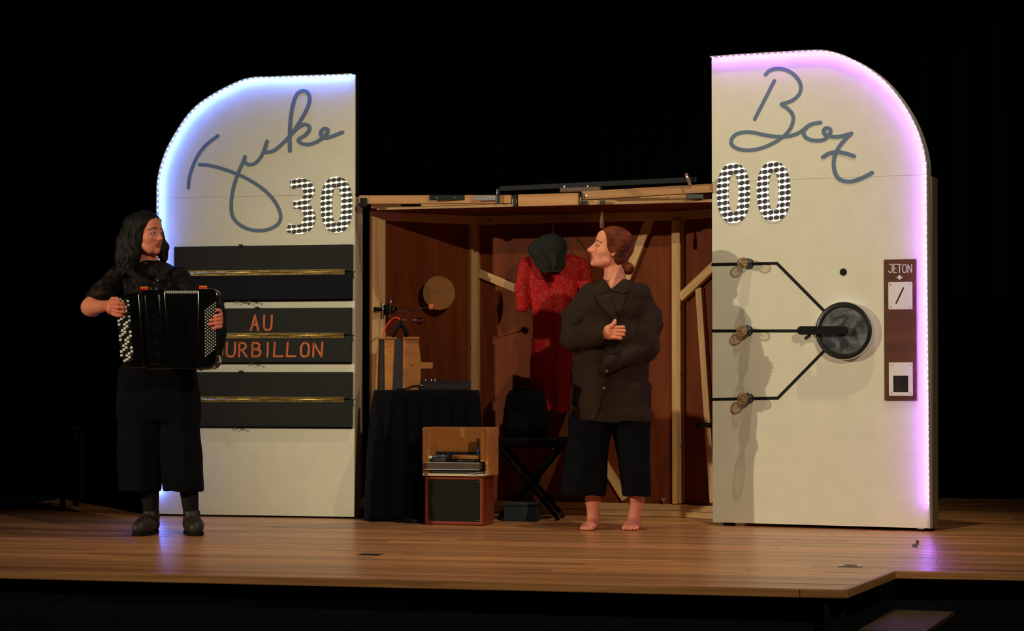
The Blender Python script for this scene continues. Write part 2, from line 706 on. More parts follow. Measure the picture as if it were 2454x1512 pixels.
# =================================================================== the two tall doors of the giant jukebox
LP = Plane(P(381, 760, 12.55), P(850, 760, 12.29))
RP = Plane(P(1707, 760, 11.75), P(2228.5, 760, 11.28))
BLUEP = plain('grey_blue_paint', srgb(92, 112, 132), 0.6, var=0.08, scale=18)
SEAMGAP = 0.0006
RIMM = plain('pale_rim_strip', (0.55, 0.50, 0.42), 0.5, var=0.05)
LED_BLUE = glow('led_blue', (0.075, 0.18, 1.0), 680.0)
LED_PINK = glow('led_pink', (0.36, 0.10, 1.0), 480.0)


def path_len(pts):
    return [0.0] + list(np.cumsum([np.linalg.norm(np.array(b) - np.array(a)) for a, b in zip(pts, pts[1:])]))


def at_len(pts, cl, s):
    i = min(max(int(np.searchsorted(cl, s)) - 1, 0), len(pts) - 2)
    t = (s - cl[i]) / max(cl[i + 1] - cl[i], 1e-9)
    a, b = np.array(pts[i]), np.array(pts[i + 1])
    return a + (b - a) * t, (b - a) / max(np.linalg.norm(b - a), 1e-9)


def band(name, pts, off0, off1, y0, y1, mat, parent):
    """strip that follows the curved edge: thickness between two offsets along the inward side, depth y0..y1"""
    bm = bmesh.new()
    rows = []
    n = len(pts)
    for i in range(n):
        t = np.array(pts[min(i + 1, n - 1)]) - np.array(pts[max(i - 1, 0)])
        t = t / np.linalg.norm(t)
        inn = np.array((t[1], -t[0])) * INSIDE
        a, b = np.array(pts[i]) + inn * off0, np.array(pts[i]) + inn * off1
        rows.append([bm.verts.new((q[0], y, q[1])) for q, y in ((a, y0), (b, y0), (b, y1), (a, y1))])
    for A, B in zip(rows, rows[1:]):
        for j in range(4):
            k = (j + 1) % 4
            bm.faces.new((A[j], A[k], B[k], B[j]))
    bm.faces.new(rows[0])
    bm.faces.new(rows[-1][::-1])
    return from_bm(name, bm, mat, parent)


def led_run(parent, pts, mat, led_s0, led_s1, strip_end):
    cl = path_len(pts)
    k = next(i for i, c in enumerate(cl) if c >= strip_end)
    strip = band('led_strip', pts[:k], 0.0036, 0.0052, -0.031, -0.021, RIMM, parent)
    bm = bmesh.new()
    bm_box(bm, (0.0062, 0.0052, 0.0034), bevel=0.0008)
    me = bpy.data.meshes.new('led')
    bm.to_mesh(me)
    bm.free()
    me.materials.append(mat)
    s = led_s0
    while s < led_s1:
        p, t = at_len(pts, cl, s)
        inn = np.array((t[1], -t[0])) * INSIDE
        q = p + inn * 0.0066
        M = Matrix(((t[0], 0, inn[0], q[0]), (0, 1, 0, -0.026), (t[1], 0, inn[1], q[1]), (0, 0, 0, 1)))
        mesh_obj('led', me, None, strip, M)
        s += 1 / 30.0
    return strip


def strokes(name, plane, lists, width, mat, parent, y=-0.0006, sub=7):
    bm = bmesh.new()
    for i, st_ in enumerate(lists):
        pts = [plane.uv(*p) for p in st_]
        bm_ribbon(bm, catmull(pts, sub) if len(pts) > 2 else [np.array(pts[0]), np.array(pts[0]) * .5 + np.array(pts[1]) * .5, np.array(pts[1])], width, y - 0.0010 * i, 0.0008, 0.0009)
    return from_bm(name, bm, mat, parent)


def foil():
    m, nt, b = nodes_of('prism_foil')
    L = nt.links.new
    tc = nt.nodes.new('ShaderNodeTexCoord')
    sx = nt.nodes.new('ShaderNodeSeparateXYZ')
    L(tc.outputs['Object'], sx.inputs[0])

    def mth(op, a, b_=None, c=None):
        n = nt.nodes.new('ShaderNodeMath')
        n.operation = op
        for i, x in enumerate((a, b_, c)):
            if x is None: continue
            if isinstance(x, (int, float)): n.inputs[i].default_value = x
            else: L(x, n.inputs[i])
        return n.outputs[0]
    fx = mth('ABSOLUTE', mth('SUBTRACT', mth('FRACT', mth('DIVIDE', sx.outputs[0], 0.0318)), 0.5))
    fz = mth('ABSOLUTE', mth('SUBTRACT', mth('FRACT', mth('DIVIDE', mth('ADD', sx.outputs[2], mth('MULTIPLY', sx.outputs[0], -0.10)), 0.0318)), 0.5))
    d = mth('ADD', fz, mth('MULTIPLY', fx, 0.42))
    nz = nt.nodes.new('ShaderNodeTexNoise')
    nz.inputs['Scale'].default_value = 60
    L(tc.outputs['Object'], nz.inputs['Vector'])
    d2 = mth('ADD', d, mth('MULTIPLY', mth('SUBTRACT', nz.outputs[0], 0.5), 0.10))
    hexm = mth('MAXIMUM', mth('GREATER_THAN', d2, 0.425), mth('GREATER_THAN', fx, 0.478))
    mx = nt.nodes.new('ShaderNodeMixRGB')
    mx.inputs['Color1'].default_value = (0.035, 0.032, 0.04, 1)
    mx.inputs['Color2'].default_value = (1.0, 1.0, 1.0, 1)  # foil reflections painted into the colour as white gaps between dark cells
    L(hexm, mx.inputs['Fac'])
    L(mx.outputs[0], b.inputs['Base Color'])
    # white cells take a fixed sideways normal, set to flash in the front-right lamp
    geo = nt.nodes.new('ShaderNodeNewGeometry')
    nv = nt.nodes.new('ShaderNodeVectorTransform')
    nv.vector_type = 'NORMAL'
    nv.convert_from, nv.convert_to = 'OBJECT', 'WORLD'
    nv.inputs[0].default_value = Vector((0.40, -0.90, 0.10)).normalized()
    mn = nt.nodes.new('ShaderNodeMixRGB')
    L(hexm, mn.inputs['Fac'])
    L(geo.outputs['Normal'], mn.inputs['Color1'])
    L(nv.outputs[0], mn.inputs['Color2'])
    L(mn.outputs[0], b.inputs['Normal'])
    L(hexm, b.inputs['Metallic'])
    setp(b, Roughness=0.5, Specular_IOR_Level=0.5)
    return m


FOIL = foil()


def superell(cx, cy, a, b, n, k=48):
    out = []
    for i in range(k):
        t = 2 * math.pi * i / k
        c, s = math.cos(t), math.sin(t)
        out.append((cx + a * math.copysign(abs(c) ** (2 / n), c), cy + b * math.copysign(abs(s) ** (2 / n), s)))
    return out


def numeral(plane, outer, inner, parent, label):
    o = [plane.uv(*p) for p in outer]
    c = (sum(p[0] for p in o) / len(o), sum(p[1] for p in o) / len(o))
    o = [(p[0] - c[0], p[1] - c[1]) for p in o]
    h = [[(q[0] - c[0], q[1] - c[1]) for q in (plane.uv(*p) for p in inner)]] if inner else []
    ob = prism('numeral', o, -0.005, 0.0, FOIL, parent, Matrix.Translation((c[0], 0, c[1])), h)
    tag(ob, label)
    return ob


def letters(lines):
    """stroke alphabet in a unit box: list of polylines for each letter"""
    A = {
        'A': [[(0, 0), (.5, 1), (1, 0)], [(.2, .38), (.8, .38)]],
        'U': [[(0, 1), (0.02, .25), (.2, .03), (.5, 0), (.8, .03), (.98, .25), (1, 1)]],
        'O': [[(.5, 1), (.2, .92), (.02, .7), (0, .4), (.1, .1), (.5, 0), (.9, .1), (1, .4), (.98, .7), (.8, .92), (.5, 1)]],
        'R': [[(.05, 0), (.05, 1)], [(.05, .98), (.6, .96), (.85, .82), (.8, .62), (.5, .5), (.05, .47)], [(.4, .47), (1, 0)]],
        'B': [[(.05, 0), (.05, 1)], [(.05, .98), (.6, .97), (.85, .82), (.75, .6), (.45, .53), (.05, .52)], [(.45, .53), (.9, .45), (1, .25), (.8, .06), (.4, .01), (.05, .01)]],
        'I': [[(.5, 0), (.5, 1)]],
        'L': [[(.1, 1), (.05, .02), (1, .02)]],
        'N': [[(0, 0), (0.02, 1)], [(.02, 1), (.95, 0)], [(.95, 0), (1, 1)]],
        'T': [[(0, 1), (1, 1)], [(.5, 1), (.5, 0)]],
        'E': [[(1, 1), (0.05, 1), (.05, 0), (1, 0)], [(.05, .52), (.75, .52)]],
        'J': [[(.3, 1), (.95, 1), (.95, .2), (.75, .02), (.3, .02), (.1, .2)]],
    }
    return A


ALPHA = letters(None)
ROUND = {'U', 'O', 'R', 'B'}


def write(bm, ch, x0, x1, z0, z1, w, y, slant=0.0):
    for st_ in ALPHA[ch]:
        pts = [(x0 + (x1 - x0) * p[0] + slant * (z1 - z0) * p[1], z0 + (z1 - z0) * p[1]) for p in st_]
        if ch in ROUND and len(pts) > 3:
            bm_ribbon(bm, catmull(pts, 5), w, y, y + 0.002)
        else:
            for i, (a, b) in enumerate(zip(pts, pts[1:])):
                mid = ((a[0] + b[0]) / 2, (a[1] + b[1]) / 2)
                bm_ribbon(bm, [a, mid, b], w, y - 0.00006 * i, y + 0.002)


# ------------------------------------------------------------------ left door
INSIDE = -1
lo = [(847, 177.5), (772.7, 180.6), (693, 183), (645.7, 184.8), (614, 185.8), (588.6, 190.8), (563, 201), (531, 217), (499.7, 235.6), (474, 254.6), (449, 282), (426.7, 315.6), (407.6, 349), (395, 379), (385.4, 410.8), (380.6, 441), (379.7, 473), (378.7, 640), (377.3, 900), (375.6, 1234)]
ledge = catmull([LP.uv(*p) for p in lo], 8)                    # outer edge from the top right corner round to the floor
ld = empty('jukebox_door', LP.M, 'tall cream door with a rounded top, Juke lettering, numerals 30 and blue light strip', 'stage prop')
z_seam = LP.uv(620, 470)[1]
zb = 0.5 * (LP.uv(400, 1232)[1] + LP.uv(848, 1238)[1])
WL = LP.uv(850, 760)[0]
up = [p for p in ledge if p[1] > z_seam + SEAMGAP]
outl = [(WL, z_seam + SEAMGAP), (WL, LP.uv(850, 179)[1])] + [tuple(p) for p in up] + [(ledge[len(up)][0], z_seam + SEAMGAP)]
prism('upper_panel', outl, 0.0, 0.014, CREAM, ld)
xb0 = ledge[-1][0]
prism('lower_panel', [(xb0, zb), (WL, zb), (WL, z_seam - SEAMGAP), (ledge[len(up)][0], z_seam - SEAMGAP)], 0.0, 0.014, CREAM, ld)
rim = band('rim', ledge, 0.0, 0.0036, -0.034, 0.065, RIMM, ld)
cl = path_len(ledge)
tot = cl[-1]
end = LP.uv(378, 1180)[1]
led_end = next(cl[i] for i, p in enumerate(ledge) if p[1] < end)
led_run(ld, ledge, LED_BLUE, 0.010, led_end, led_end + 0.06)
# frame behind the boards
PALEP = wood('pale_pine', (0.50, 0.36, 0.20), (0.66, 0.50, 0.31), 0.55, 0, 30, 0.05, knots=5.0)
beam('side_batten', (WL - 0.012, 0.085, zb), (WL - 0.012, 0.085, z_seam - 0.01), 0.024, 0.142, PALEP, ld, up=(0, 1, 0))
beam('side_batten', (WL - 0.012, 0.050, z_seam + 0.01), (WL - 0.012, 0.050, LP.uv(850, 182)[1]), 0.024, 0.07, BLACKP, ld, up=(0, 1, 0))
beam('side_batten', (0.016, 0.085, zb), (0.016, 0.085, z_seam - 0.01), 0.024, 0.142, PALEP, ld, up=(0, 1, 0))
beam('bottom_batten', (0.03, 0.085, zb + 0.02), (WL - 0.03, 0.085, zb + 0.02), 0.14, 0.03, PALEP, ld)
beam('top_batten', (0.03, 0.085, z_seam - 0.03), (WL - 0.03, 0.085, z_seam - 0.03), 0.14, 0.03, PALEP, ld)
u0 = LP.uv(862, 1208)
box('corner_block', (0.03, 0.05, 0.05), (WL + 0.012, 0.13, u0[1]), PALEP, ld)


def glide(parent, x, y, h):
    lathe('foot', [(0, 0.0), (0.018, 0.0), (0.020, 0.003), (0.020, h + 0.002), (0, h + 0.002)], RUBBER, parent, Matrix.Translation((x, y, 0.0005)), 16)


for x in (0.07, WL - 0.07):
    glide(ld, x, 0.03, zb)
    glide(ld, x, 0.13, zb)
c1 = lambda x, y: (360 + x / 3.15, 160 + y / 3.15)
juke = [
    [(288, 915), (293, 850), (318, 760), (360, 670), (420, 592), (510, 521)],
    [(372, 738), (460, 748), (560, 775), (660, 812), (740, 850), (820, 900), (890, 958), (945, 1025), (975, 1085), (985, 1140), (962, 1190), (900, 1225), (830, 1237), (750, 1228), (680, 1195), (630, 1145), (612, 1080), (615, 990), (632, 900), (665, 800), (698, 725), (715, 678)],
    [(715, 678), (712, 712), (735, 737), (780, 734), (822, 700), (856, 640), (882, 562)],
    [(882, 562), (866, 638), (900, 644), (955, 618), (1050, 528), (1110, 445), (1170, 345), (1203, 255), (1190, 198), (1152, 182), (1108, 208), (1078, 285), (1060, 395), (1053, 520), (1054, 635)],
    [(1056, 520), (1110, 465), (1158, 436), (1196, 446), (1198, 482), (1165, 520), (1122, 548), (1130, 572), (1185, 588), (1250, 570), (1302, 535), (1336, 500), (1338, 475), (1315, 467), (1290, 490), (1292, 520), (1312, 536), (1345, 534), (1400, 515), (1448, 495)],
]
strokes('lettering', LP, [[c1(*p) for p in s] for s in juke], 0.0210, BLUEP, ld)
c6 = lambda x, y: (640 + x / 8.4, 400 + y / 8.4)
three = [(465, 285), (540, 248), (640, 228), (740, 235), (830, 265), (900, 320), (945, 390), (960, 460), (945, 550), (900, 640), (820, 730), (880, 790), (930, 860), (965, 950), (972, 1040), (950, 1140), (900, 1240), (820, 1310), (720, 1350), (600, 1358), (490, 1340), (398, 1310), (430, 1140), (500, 1165), (590, 1178), (660, 1160), (710, 1110), (745, 1040), (745, 970), (720, 905), (670, 850), (600, 840), (532, 838), (532, 680), (600, 680), (680, 660), (725, 610), (742, 540), (725, 470), (690, 425), (640, 412), (560, 430), (485, 455)]
numeral(LP, [c6(*p) for p in three], None, ld, 'silver prism foil numeral 3')
numeral(LP, [c6(*p) for p in superell(1400, 765, 316, 566, 2.35)], [c6(*p) for p in superell(1400, 765, 95, 370, 2.3)], ld, 'silver prism foil numeral 0')

# ------------------------------------------------------------------ flip signs on the left door
BRASS = plain('brass', (0.62, 0.42, 0.12), 0.28, metal=1.0, var=0.25, scale=40)
SIGNB = plain('charcoal_flap_paint', (0.0145, 0.014, 0.013), 0.6, var=0.12, scale=8, spec=0.2)
SIGND = plain('blue_black_shaded_flap', (0.0035, 0.0035, 0.0075), 0.6, var=0.15, scale=8, spec=0.1)  # darker copy of the flap paint, with the tilted flap's shade painted in
ORANGE = plain('orange_brush_paint', (0.62, 0.115, 0.022), 0.6, var=0.28, scale=70, stretch=(1, 1, 0.25))


def flip_sign(label, x0p, x1p, ytop, yhin, ybot, tilt, text=None, knob=575, hooks=(600,), dark=False):
    (xa, zt) = LP.uv(x0p, ytop + 3, -0.02)
    (xb, zt2) = LP.uv(x1p, ytop - 2, -0.02)
    zt = (zt + zt2) / 2
    zh = LP.uv(640, yhin, -0.03)[1]
    zbm = LP.uv(640, ybot, -0.02)[1]
    cx = (xa + xb) / 2
    W = xb - xa
    t = empty('flip_sign', LP.M @ Matrix.Translation((cx, 0, zbm)), label, 'sign', None)
    o = lambda x, y, z: (x - cx, y, z - zbm)
    H = zt - zbm
    box('backboard', (W - 0.012, 0.012, H), o(cx, -0.0065, (zt + zbm) / 2), SIGND, t, bevel=0.002)
    box('upper_flap', (W, 0.012, zt - zh - 0.004), o(cx, -0.0195, (zt + zh) / 2 + 0.002), SIGNB, t, bevel=0.0015)
    hl = zh - zbm - 0.012
    piv = Matrix.Translation(o(cx, -0.0195, zh - 0.003)) @ Matrix.Rotation(-tilt, 4, 'X')
    bm = bmesh.new()
    bm_box(bm, (W, 0.012, hl), Matrix.Translation((0, 0, -hl / 2)), bevel=0.0015)
    lf = from_bm('lower_flap', bm, SIGND if dark else SIGNB, t, piv)
    # piano hinge
    hx0 = -W / 2 + 0.012
    hx1 = W / 2 - 0.047
    hg = box('hinge', (hx1 - hx0, 0.0016, 0.030), ((hx0 + hx1) / 2, -0.0262, zh - zbm), BRASS, t, bevel=0.0003)
    hc = (hx0 + hx1) / 2
    tube('hinge_pin', [(hx0 - hc, -0.0022, 0.0), (hx1 - hc, -0.0022, 0.0)], 0.0028, BRASS, hg, 8)
    n = 8
    step = (hx1 - hx0) / n
    bms = bmesh.new()
    for i in range(n):
        for sgn, ph in ((1, 0.72), (-1, 0.22)):
            xx = hx0 - hc + (i + ph) * step
            if xx + 0.03 < hx1 - hc:
                bm_box(bms, (0.056, 0.001, 0.0032), Matrix.Translation((xx, -0.0011, sgn * 0.0085)))
    tag(from_bm('hinge_slots', bms, BLACKM, hg), kind='stuff')
    # turn latch on the top edge, hooks below
    kx = LP.uv(knob, ytop, -0.03)[0]
    bm = bmesh.new()
    bm_box(bm, (0.026, 0.014, 0.016), bevel=0.004)
    from_bm('latch', bm, BLACKM, t, Matrix.Translation(o(kx, -0.026, zt + 0.001)))
    for hp in hooks:
        kx = LP.uv(hp, ybot, -0.03)[0]
        bm = bmesh.new()
        bm_box(bm, (0.030, 0.010, 0.012), Matrix.Rotation(0.25, 4, 'Y'), bevel=0.003)
        from_bm('hook', bm, BLACKM, t, Matrix.Translation(o(kx, -0.029, zbm + 0.002)))
        bm = bmesh.new()
        bm_box(bm, (0.014, 0.010, 0.010), Matrix.Rotation(0.4, 4, 'Y'), bevel=0.003)
        from_bm('hook', bm, STEEL, t, Matrix.Translation(o(kx + 0.030, -0.029, zbm - 0.006)))
    # small pin at the right end of the hinge
    tube('pivot_pin', [(W / 2 - 0.01, -0.022, zh - zbm), (W / 2 + 0.014, -0.022, zh - zbm)], 0.003, BLACKM, t, 8)
    box('pivot_plate', (0.012, 0.006, 0.03), (W / 2 + 0.006, -0.006, zh - zbm - 0.014), CREAM, t)
    if text:
        for word, flap in text:
            bm = bmesh.new()
            for ch, px0, px1, py0, py1 in word:
                a = LP.uv(px0, py1, -0.026)
                b = LP.uv(px1, py0, -0.026)
                write(bm, ch, a[0] - cx, b[0] - cx, a[1] - zbm, b[1] - zbm, 0.0115, -0.0268, 0.03)
            tag(from_bm('lettering', bm, ORANGE, t), 'orange hand-painted capital letters')
    return t


c3 = lambda x: 400 + x / 3.024
ry = lambda y: 560 + y / 3.024
AU = [('A', c3(608), c3(662), ry(592), ry(700)), ('U', c3(702), c3(758), ry(592), ry(697))]
TB = [(ch, c3(a), c3(b), ry(790), ry(890)) for ch, a, b in (('T', 262, 322), ('O', 352, 402), ('U', 432, 492), ('R', 520, 578), ('B', 614, 678), ('I', 716, 742), ('L', 772, 838), ('L', 866, 930), ('O', 970, 1028), ('N', 1060, 1124))]
flip_sign('blank black flip sign with brass hinge, uppermost, below the silver numerals', 418, 846, 588, 653, 722, math.radians(7), None, 576, (570, 600), True)
flip_sign('black flip sign with orange letters reading AU TOURBILLON', 418, 844, 738, 804, 872, math.radians(0.6), [(AU, 0), (TB, 1)], 615, (605,))
flip_sign('blank black flip sign with brass hinge, lowest, above bare cream board', 418, 845, 891, 957, 1026, math.radians(0.6), None, 577, (567,))

# ------------------------------------------------------------------ right door
INSIDE = 1
ro = [(1705.8, 136.8), (1781, 131), (1872.6, 125.5), (1933.5, 122), (1964, 121), (1988, 123), (2018.7, 131), (2049, 144), (2079.5, 160), (2116, 187), (2146.5, 218.7), (2177, 261), (2201, 307), (2216.5, 352.6), (2223, 386), (2225, 418), (2226.5, 640), (2229, 900), (2232.3, 1266)]
redge = catmull([RP.uv(*p) for p in ro], 8)
rd = empty('jukebox_door', RP.M, 'tall cream door with a rounded top, Box lettering, numerals 00 and pink light strip', 'stage prop')
z_s0, z_s1 = RP.uv(1710, 437)[1], RP.uv(2225, 418)[1]
z_seam = (z_s0 + z_s1) / 2
zbr = 0.5 * (RP.uv(1707, 1252)[1] + RP.uv(2230, 1265)[1])
up = [p for p in redge if p[1] > z_seam + SEAMGAP]
outl = [(0, z_seam + SEAMGAP), (0, RP.uv(1707, 138)[1])] + [tuple(p) for p in up] + [(redge[len(up)][0], z_seam + SEAMGAP)]
prism('upper_panel', outl, 0.0, 0.014, CREAM, rd)
prism('lower_panel', [(0, zbr), (redge[-1][0], zbr), (redge[len(up)][0], z_seam - SEAMGAP), (0, z_seam - SEAMGAP)], 0.0, 0.014, CREAM, rd)
band('rim', redge, 0.0, 0.0036, -0.034, 0.065, RIMM, rd)
cl = path_len(redge)
end = RP.uv(2230, 1212)[1]
led_end = next(cl[i] for i, p in enumerate(redge) if p[1] < end)
led_run(rd, redge, LED_PINK, 0.014, led_end, led_end + 0.04)
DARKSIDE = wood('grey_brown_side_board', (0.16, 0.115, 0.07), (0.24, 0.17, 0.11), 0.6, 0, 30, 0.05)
xr = redge[-1][0]
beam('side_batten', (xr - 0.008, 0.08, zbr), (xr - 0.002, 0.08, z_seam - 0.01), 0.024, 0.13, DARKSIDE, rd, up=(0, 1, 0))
beam('side_batten', (0.014, 0.08, zbr), (0.014, 0.08, z_seam - 0.01), 0.024, 0.13, PALEP, rd, up=(0, 1, 0))
beam('bottom_batten', (0.03, 0.08, zbr + 0.02), (xr - 0.03, 0.08, zbr + 0.02), 0.13, 0.03, PALEP, rd)
beam('top_batten', (0.03, 0.08, z_seam - 0.03), (xr - 0.03, 0.08, z_seam - 0.03), 0.13, 0.03, PALEP, rd)
for x in (0.07, xr - 0.07):
    glide(rd, x, 0.03, zbr)
    glide(rd, x, 0.12, zbr)
c4 = lambda x, y: (1690 + x / 3.286, 100 + y / 3.286)
boxs = [
    [(545, 308), (390, 610)],
    [(475, 258), (510, 227), (570, 212), (640, 224), (700, 260), (743, 315), (754, 370), (735, 420), (690, 460), (640, 481), (600, 493), (642, 520), (680, 560), (694, 600), (686, 650), (660, 700), (620, 742), (560, 785), (480, 825), (400, 848), (320, 855), (250, 840), (213, 815), (204, 788), (215, 755), (250, 726), (310, 712), (380, 715), (460, 733), (540, 745), (620, 748), (700, 733), (760, 703), (812, 662), (860, 643), (908, 636)],
    [(860, 643), (812, 664), (776, 708), (788, 748), (830, 772), (890, 779), (940, 768), (975, 735), (988, 702), (976, 684), (950, 681), (933, 700), (942, 727), (978, 744), (1040, 749), (1100, 737), (1152, 722)],
    [(1152, 722), (1110, 760), (1060, 820), (1026, 880), (1012, 950), (1020, 1020), (1050, 1075), (1100, 1098), (1160, 1098), (1230, 1075), (1280, 1050), (1314, 1031)],
    [(928, 908), (975, 880), (1040, 869), (1110, 880), (1172, 901)],
]
strokes('lettering', RP, [[c4(*p) for p in s] for s in boxs], 0.0205, BLUEP, rd)
c7 = lambda x, y: (1700 + x / 8.4, 370 + y / 8.4)
numeral(RP, [c7(*p) for p in superell(487, 780, 330, 604, 2.35)], [c7(*p) for p in superell(487, 778, 102, 392, 2.3)], rd, 'silver prism foil numeral 0')
numeral(RP, [c7(*p) for p in superell(1297, 745, 336, 604, 2.35)], [c7(*p) for p in superell(1295, 742, 101, 398, 2.3)], rd, 'silver prism foil numeral 0')
# black tape lines that lead to the dial
TAPE = plain('black_tape', (0.006, 0.006, 0.0065), 0.55, var=0.1, spec=0.2)
for ln in ([(1708, 634), (1862, 631), (1975, 745)], [(1708, 793), (1960, 793)], [(1708, 957), (1864, 954), (1975, 841)]):
    bm = bmesh.new()
    for i, (a, b) in enumerate(zip(ln, ln[1:])):
        pa, pb = np.array(RP.uv(*a)), np.array(RP.uv(*b))
        bm_ribbon(bm, [pa, (pa + pb) / 2, pb], 0.0165, -0.0008 - 0.0001 * i, 0.0005)
    from_bm('tape_line', bm, TAPE, rd)
hx, hz = RP.uv(2021, 652)
lathe('black_spot', [(0, 0.0012), (0.0195, 0.0012), (0.0195, -0.002)], TAPE, rd, Matrix.Translation((hx, 0, hz)) @ Matrix.Rotation(math.pi / 2, 4, 'X'), 28)
# thin white lead of the light strip hanging at the bottom
wpts = [(2229, 1225), (2230, 1240), (2228, 1252), (2222, 1262), (2212, 1267), (2200, 1266)]
tube('light_lead', catmull([(RP.uv(*p)[0], -0.010, RP.uv(*p)[1]) for p in wpts], 5), 0.0016, plain('white_cable', (0.6, 0.58, 0.52), 0.5), rd, 6)

# ------------------------------------------------------------------ globe bulbs
def glass(name, tint, rough=0.02):
    """thin bulb glass: tinted clear film with a mirror-like skin"""
    m = bpy.data.materials.new(name)
    m.use_nodes = True
    nt = m.node_tree
    nt.nodes.clear()
    out = nt.nodes.new('ShaderNodeOutputMaterial')
    mx = nt.nodes.new('ShaderNodeMixShader')
    tr = nt.nodes.new('ShaderNodeBsdfTransparent')
    tr.inputs[0].default_value = rgba(tint)
    gl_ = nt.nodes.new('ShaderNodeBsdfGlossy')
    gl_.inputs['Roughness'].default_value = rough
    lw = nt.nodes.new('ShaderNodeFresnel')
    lw.inputs[0].default_value = 1.45
    nt.links.new(lw.outputs[0], mx.inputs[0])
    nt.links.new(tr.outputs[0], mx.inputs[1])
    nt.links.new(gl_.outputs[0], mx.inputs[2])
    df_ = nt.nodes.new('ShaderNodeBsdfDiffuse')
    df_.inputs[0].default_value = rgba((0.85, 0.60, 0.30))
    m2 = nt.nodes.new('ShaderNodeMixShader')
    m2.inputs[0].default_value = 0.10
    nt.links.new(mx.outputs[0], m2.inputs[1])
    nt.links.new(df_.outputs[0], m2.inputs[2])
    nt.links.new(m2.outputs[0], out.inputs[0])
    return m


AMBER = glass('amber_glass', (0.97, 0.86, 0.68))
FILA = plain('filament', (0.45, 0.27, 0.12), 0.4, metal=0.3)
RX = Matrix.Rotation(math.pi / 2, 4, 'X')
bulb0 = None
for (px, py, where) in ((1780, 630, 'top'), (1778, 792, 'middle'), (1780, 955, 'bottom')):
    bx_, bz_ = RP.uv(px, py, -0.105)
    M = RP.M @ Matrix.Translation((bx_, 0, bz_))
    lab = 'clear amber globe bulb in a black holder on the %s black line' % where
    if bulb0 is None:
        bulb0 = empty('globe_bulb', M, lab, 'light bulb', 'globe bulbs on the cream door')
        lathe('holder', [(0, 0.0), (0.030, 0.0), (0.030, 0.006), (0.026, 0.010), (0.0255, 0.036), (0.0285, 0.040), (0.0285, 0.058), (0.020, 0.062), (0, 0.062)], BLACKM, bulb0, RX, 28)
        lathe('cap', [(0.014, 0.060), (0.0145, 0.064), (0.0135, 0.068), (0.0145, 0.072), (0.0135, 0.076), (0.012, 0.079), (0, 0.079)], TRIM, bulb0, RX, 20)
        R = 0.0305
        cz = 0.106
        prof = [(0.012, 0.077)] + [(R * math.sin(a), cz - R * math.cos(a)) for a in np.linspace(0.5, math.pi - 0.0001, 16)]
        prof[-1] = (0, cz + R)
        inner = [(max(0, r - 0.0011), h - 0.0011 * (1 if h > cz else -1) * (0.6 if r > 0.02 else 1)) for r, h in prof[::-1]]
        lathe('glass_globe', prof, AMBER, bulb0, RX, 28)
        bm = bmesh.new()
        for k in range(6):
            a = k * math.pi / 3
            bm_tube(bm, [(0.005 * math.cos(a), 0.005 * math.sin(a), 0.085), (0.011 * math.cos(a + .4), 0.011 * math.sin(a + .4), 0.118)], 0.0006, 5)
        bm_lathe(bm, [(0, 0.078), (0.006, 0.078), (0.004, 0.092), (0, 0.094)], 10)
        from_bm('filament', bm, FILA, bulb0, RX)
    else:
        b2 = copy_tree(bulb0)
        b2.matrix_world = M
        b2['label'] = lab

# ------------------------------------------------------------------ big dial with lever
dx, dz = RP.uv(2021, 792.5, -0.052)
dial = empty('dial', RP.M @ Matrix.Translation((dx, 0, dz)), 'round mirrored dial with black ring and long black lever', 'dial')
R0 = 0.1535
lathe('drum', [(R0 - 0.01, 0.0), (R0, 0.004), (R0, 0.044), (R0 - 0.003, 0.050), (R0 - 0.006, 0.050), (R0 - 0.006, 0.0)], CHROME, dial, RX, 72)
lathe('ring', [(0.124, 0.040), (0.124, 0.0505), (0.128, 0.0515), (R0 - 0.009, 0.0515), (R0 - 0.0055, 0.0495), (R0 - 0.0055, 0.040)], BLACKM, dial, RX, 72)


def smudgy():
    m, nt, b = nodes_of('smudged_mirror')
    L = nt.links.new
    tc = nt.nodes.new('ShaderNodeTexCoord')
    n = nt.nodes.new('ShaderNodeTexNoise')
    n.inputs['Scale'].default_value = 9
    n.inputs['Detail'].default_value = 7
    n.inputs['Distortion'].default_value = 1.4
    L(tc.outputs['Object'], n.inputs['Vector'])
    r = nt.nodes.new('ShaderNodeValToRGB')
    r.color_ramp.elements[0].position = 0.40
    r.color_ramp.elements[1].position = 0.76
    r.color_ramp.elements[0].color = (0.050, 0.056, 0.066, 1)
    r.color_ramp.elements[1].color = (0.34, 0.35, 0.36, 1)
    L(n.outputs[0], r.inputs[0])
    L(r.outputs[0], b.inputs['Base Color'])
    setp(b, Metallic=0.45, Roughness=0.33)
    return m


lathe('mirror_disc', [(0, 0.0465), (0.1215, 0.0465), (0.1245, 0.044)], smudgy(), dial, RX, 72)
lathe('mirror_edge', [(0.1215, 0.0466), (0.1225, 0.0480), (0.1245, 0.0480), (0.1250, 0.046)], CHROME, dial, RX, 72)
hl0, hz0 = RP.uv(1911, 792, -0.082)
hl1, _ = RP.uv(2030, 793, -0.082)
bm = bmesh.new()
L_ = hl1 - hl0
for sgn in (0,):
    ol = [(-L_ / 2 + .023 + 0.023 * math.cos(a), 0.023 * math.sin(a)) for a in np.linspace(math.pi / 2, 3 * math.pi / 2, 9)]
    ol += [(L_ / 2 - .020 + 0.020 * math.cos(a), 0.021 * math.sin(a)) for a in np.linspace(-math.pi / 2, math.pi / 2, 9)]
    bm_prism(bm, ol, -0.0105, 0.0105)
lev = from_bm('lever', bm, RUBBER, dial, Matrix.Translation(((hl0 + hl1) / 2 - dx, -0.082, hz0 - dz)))
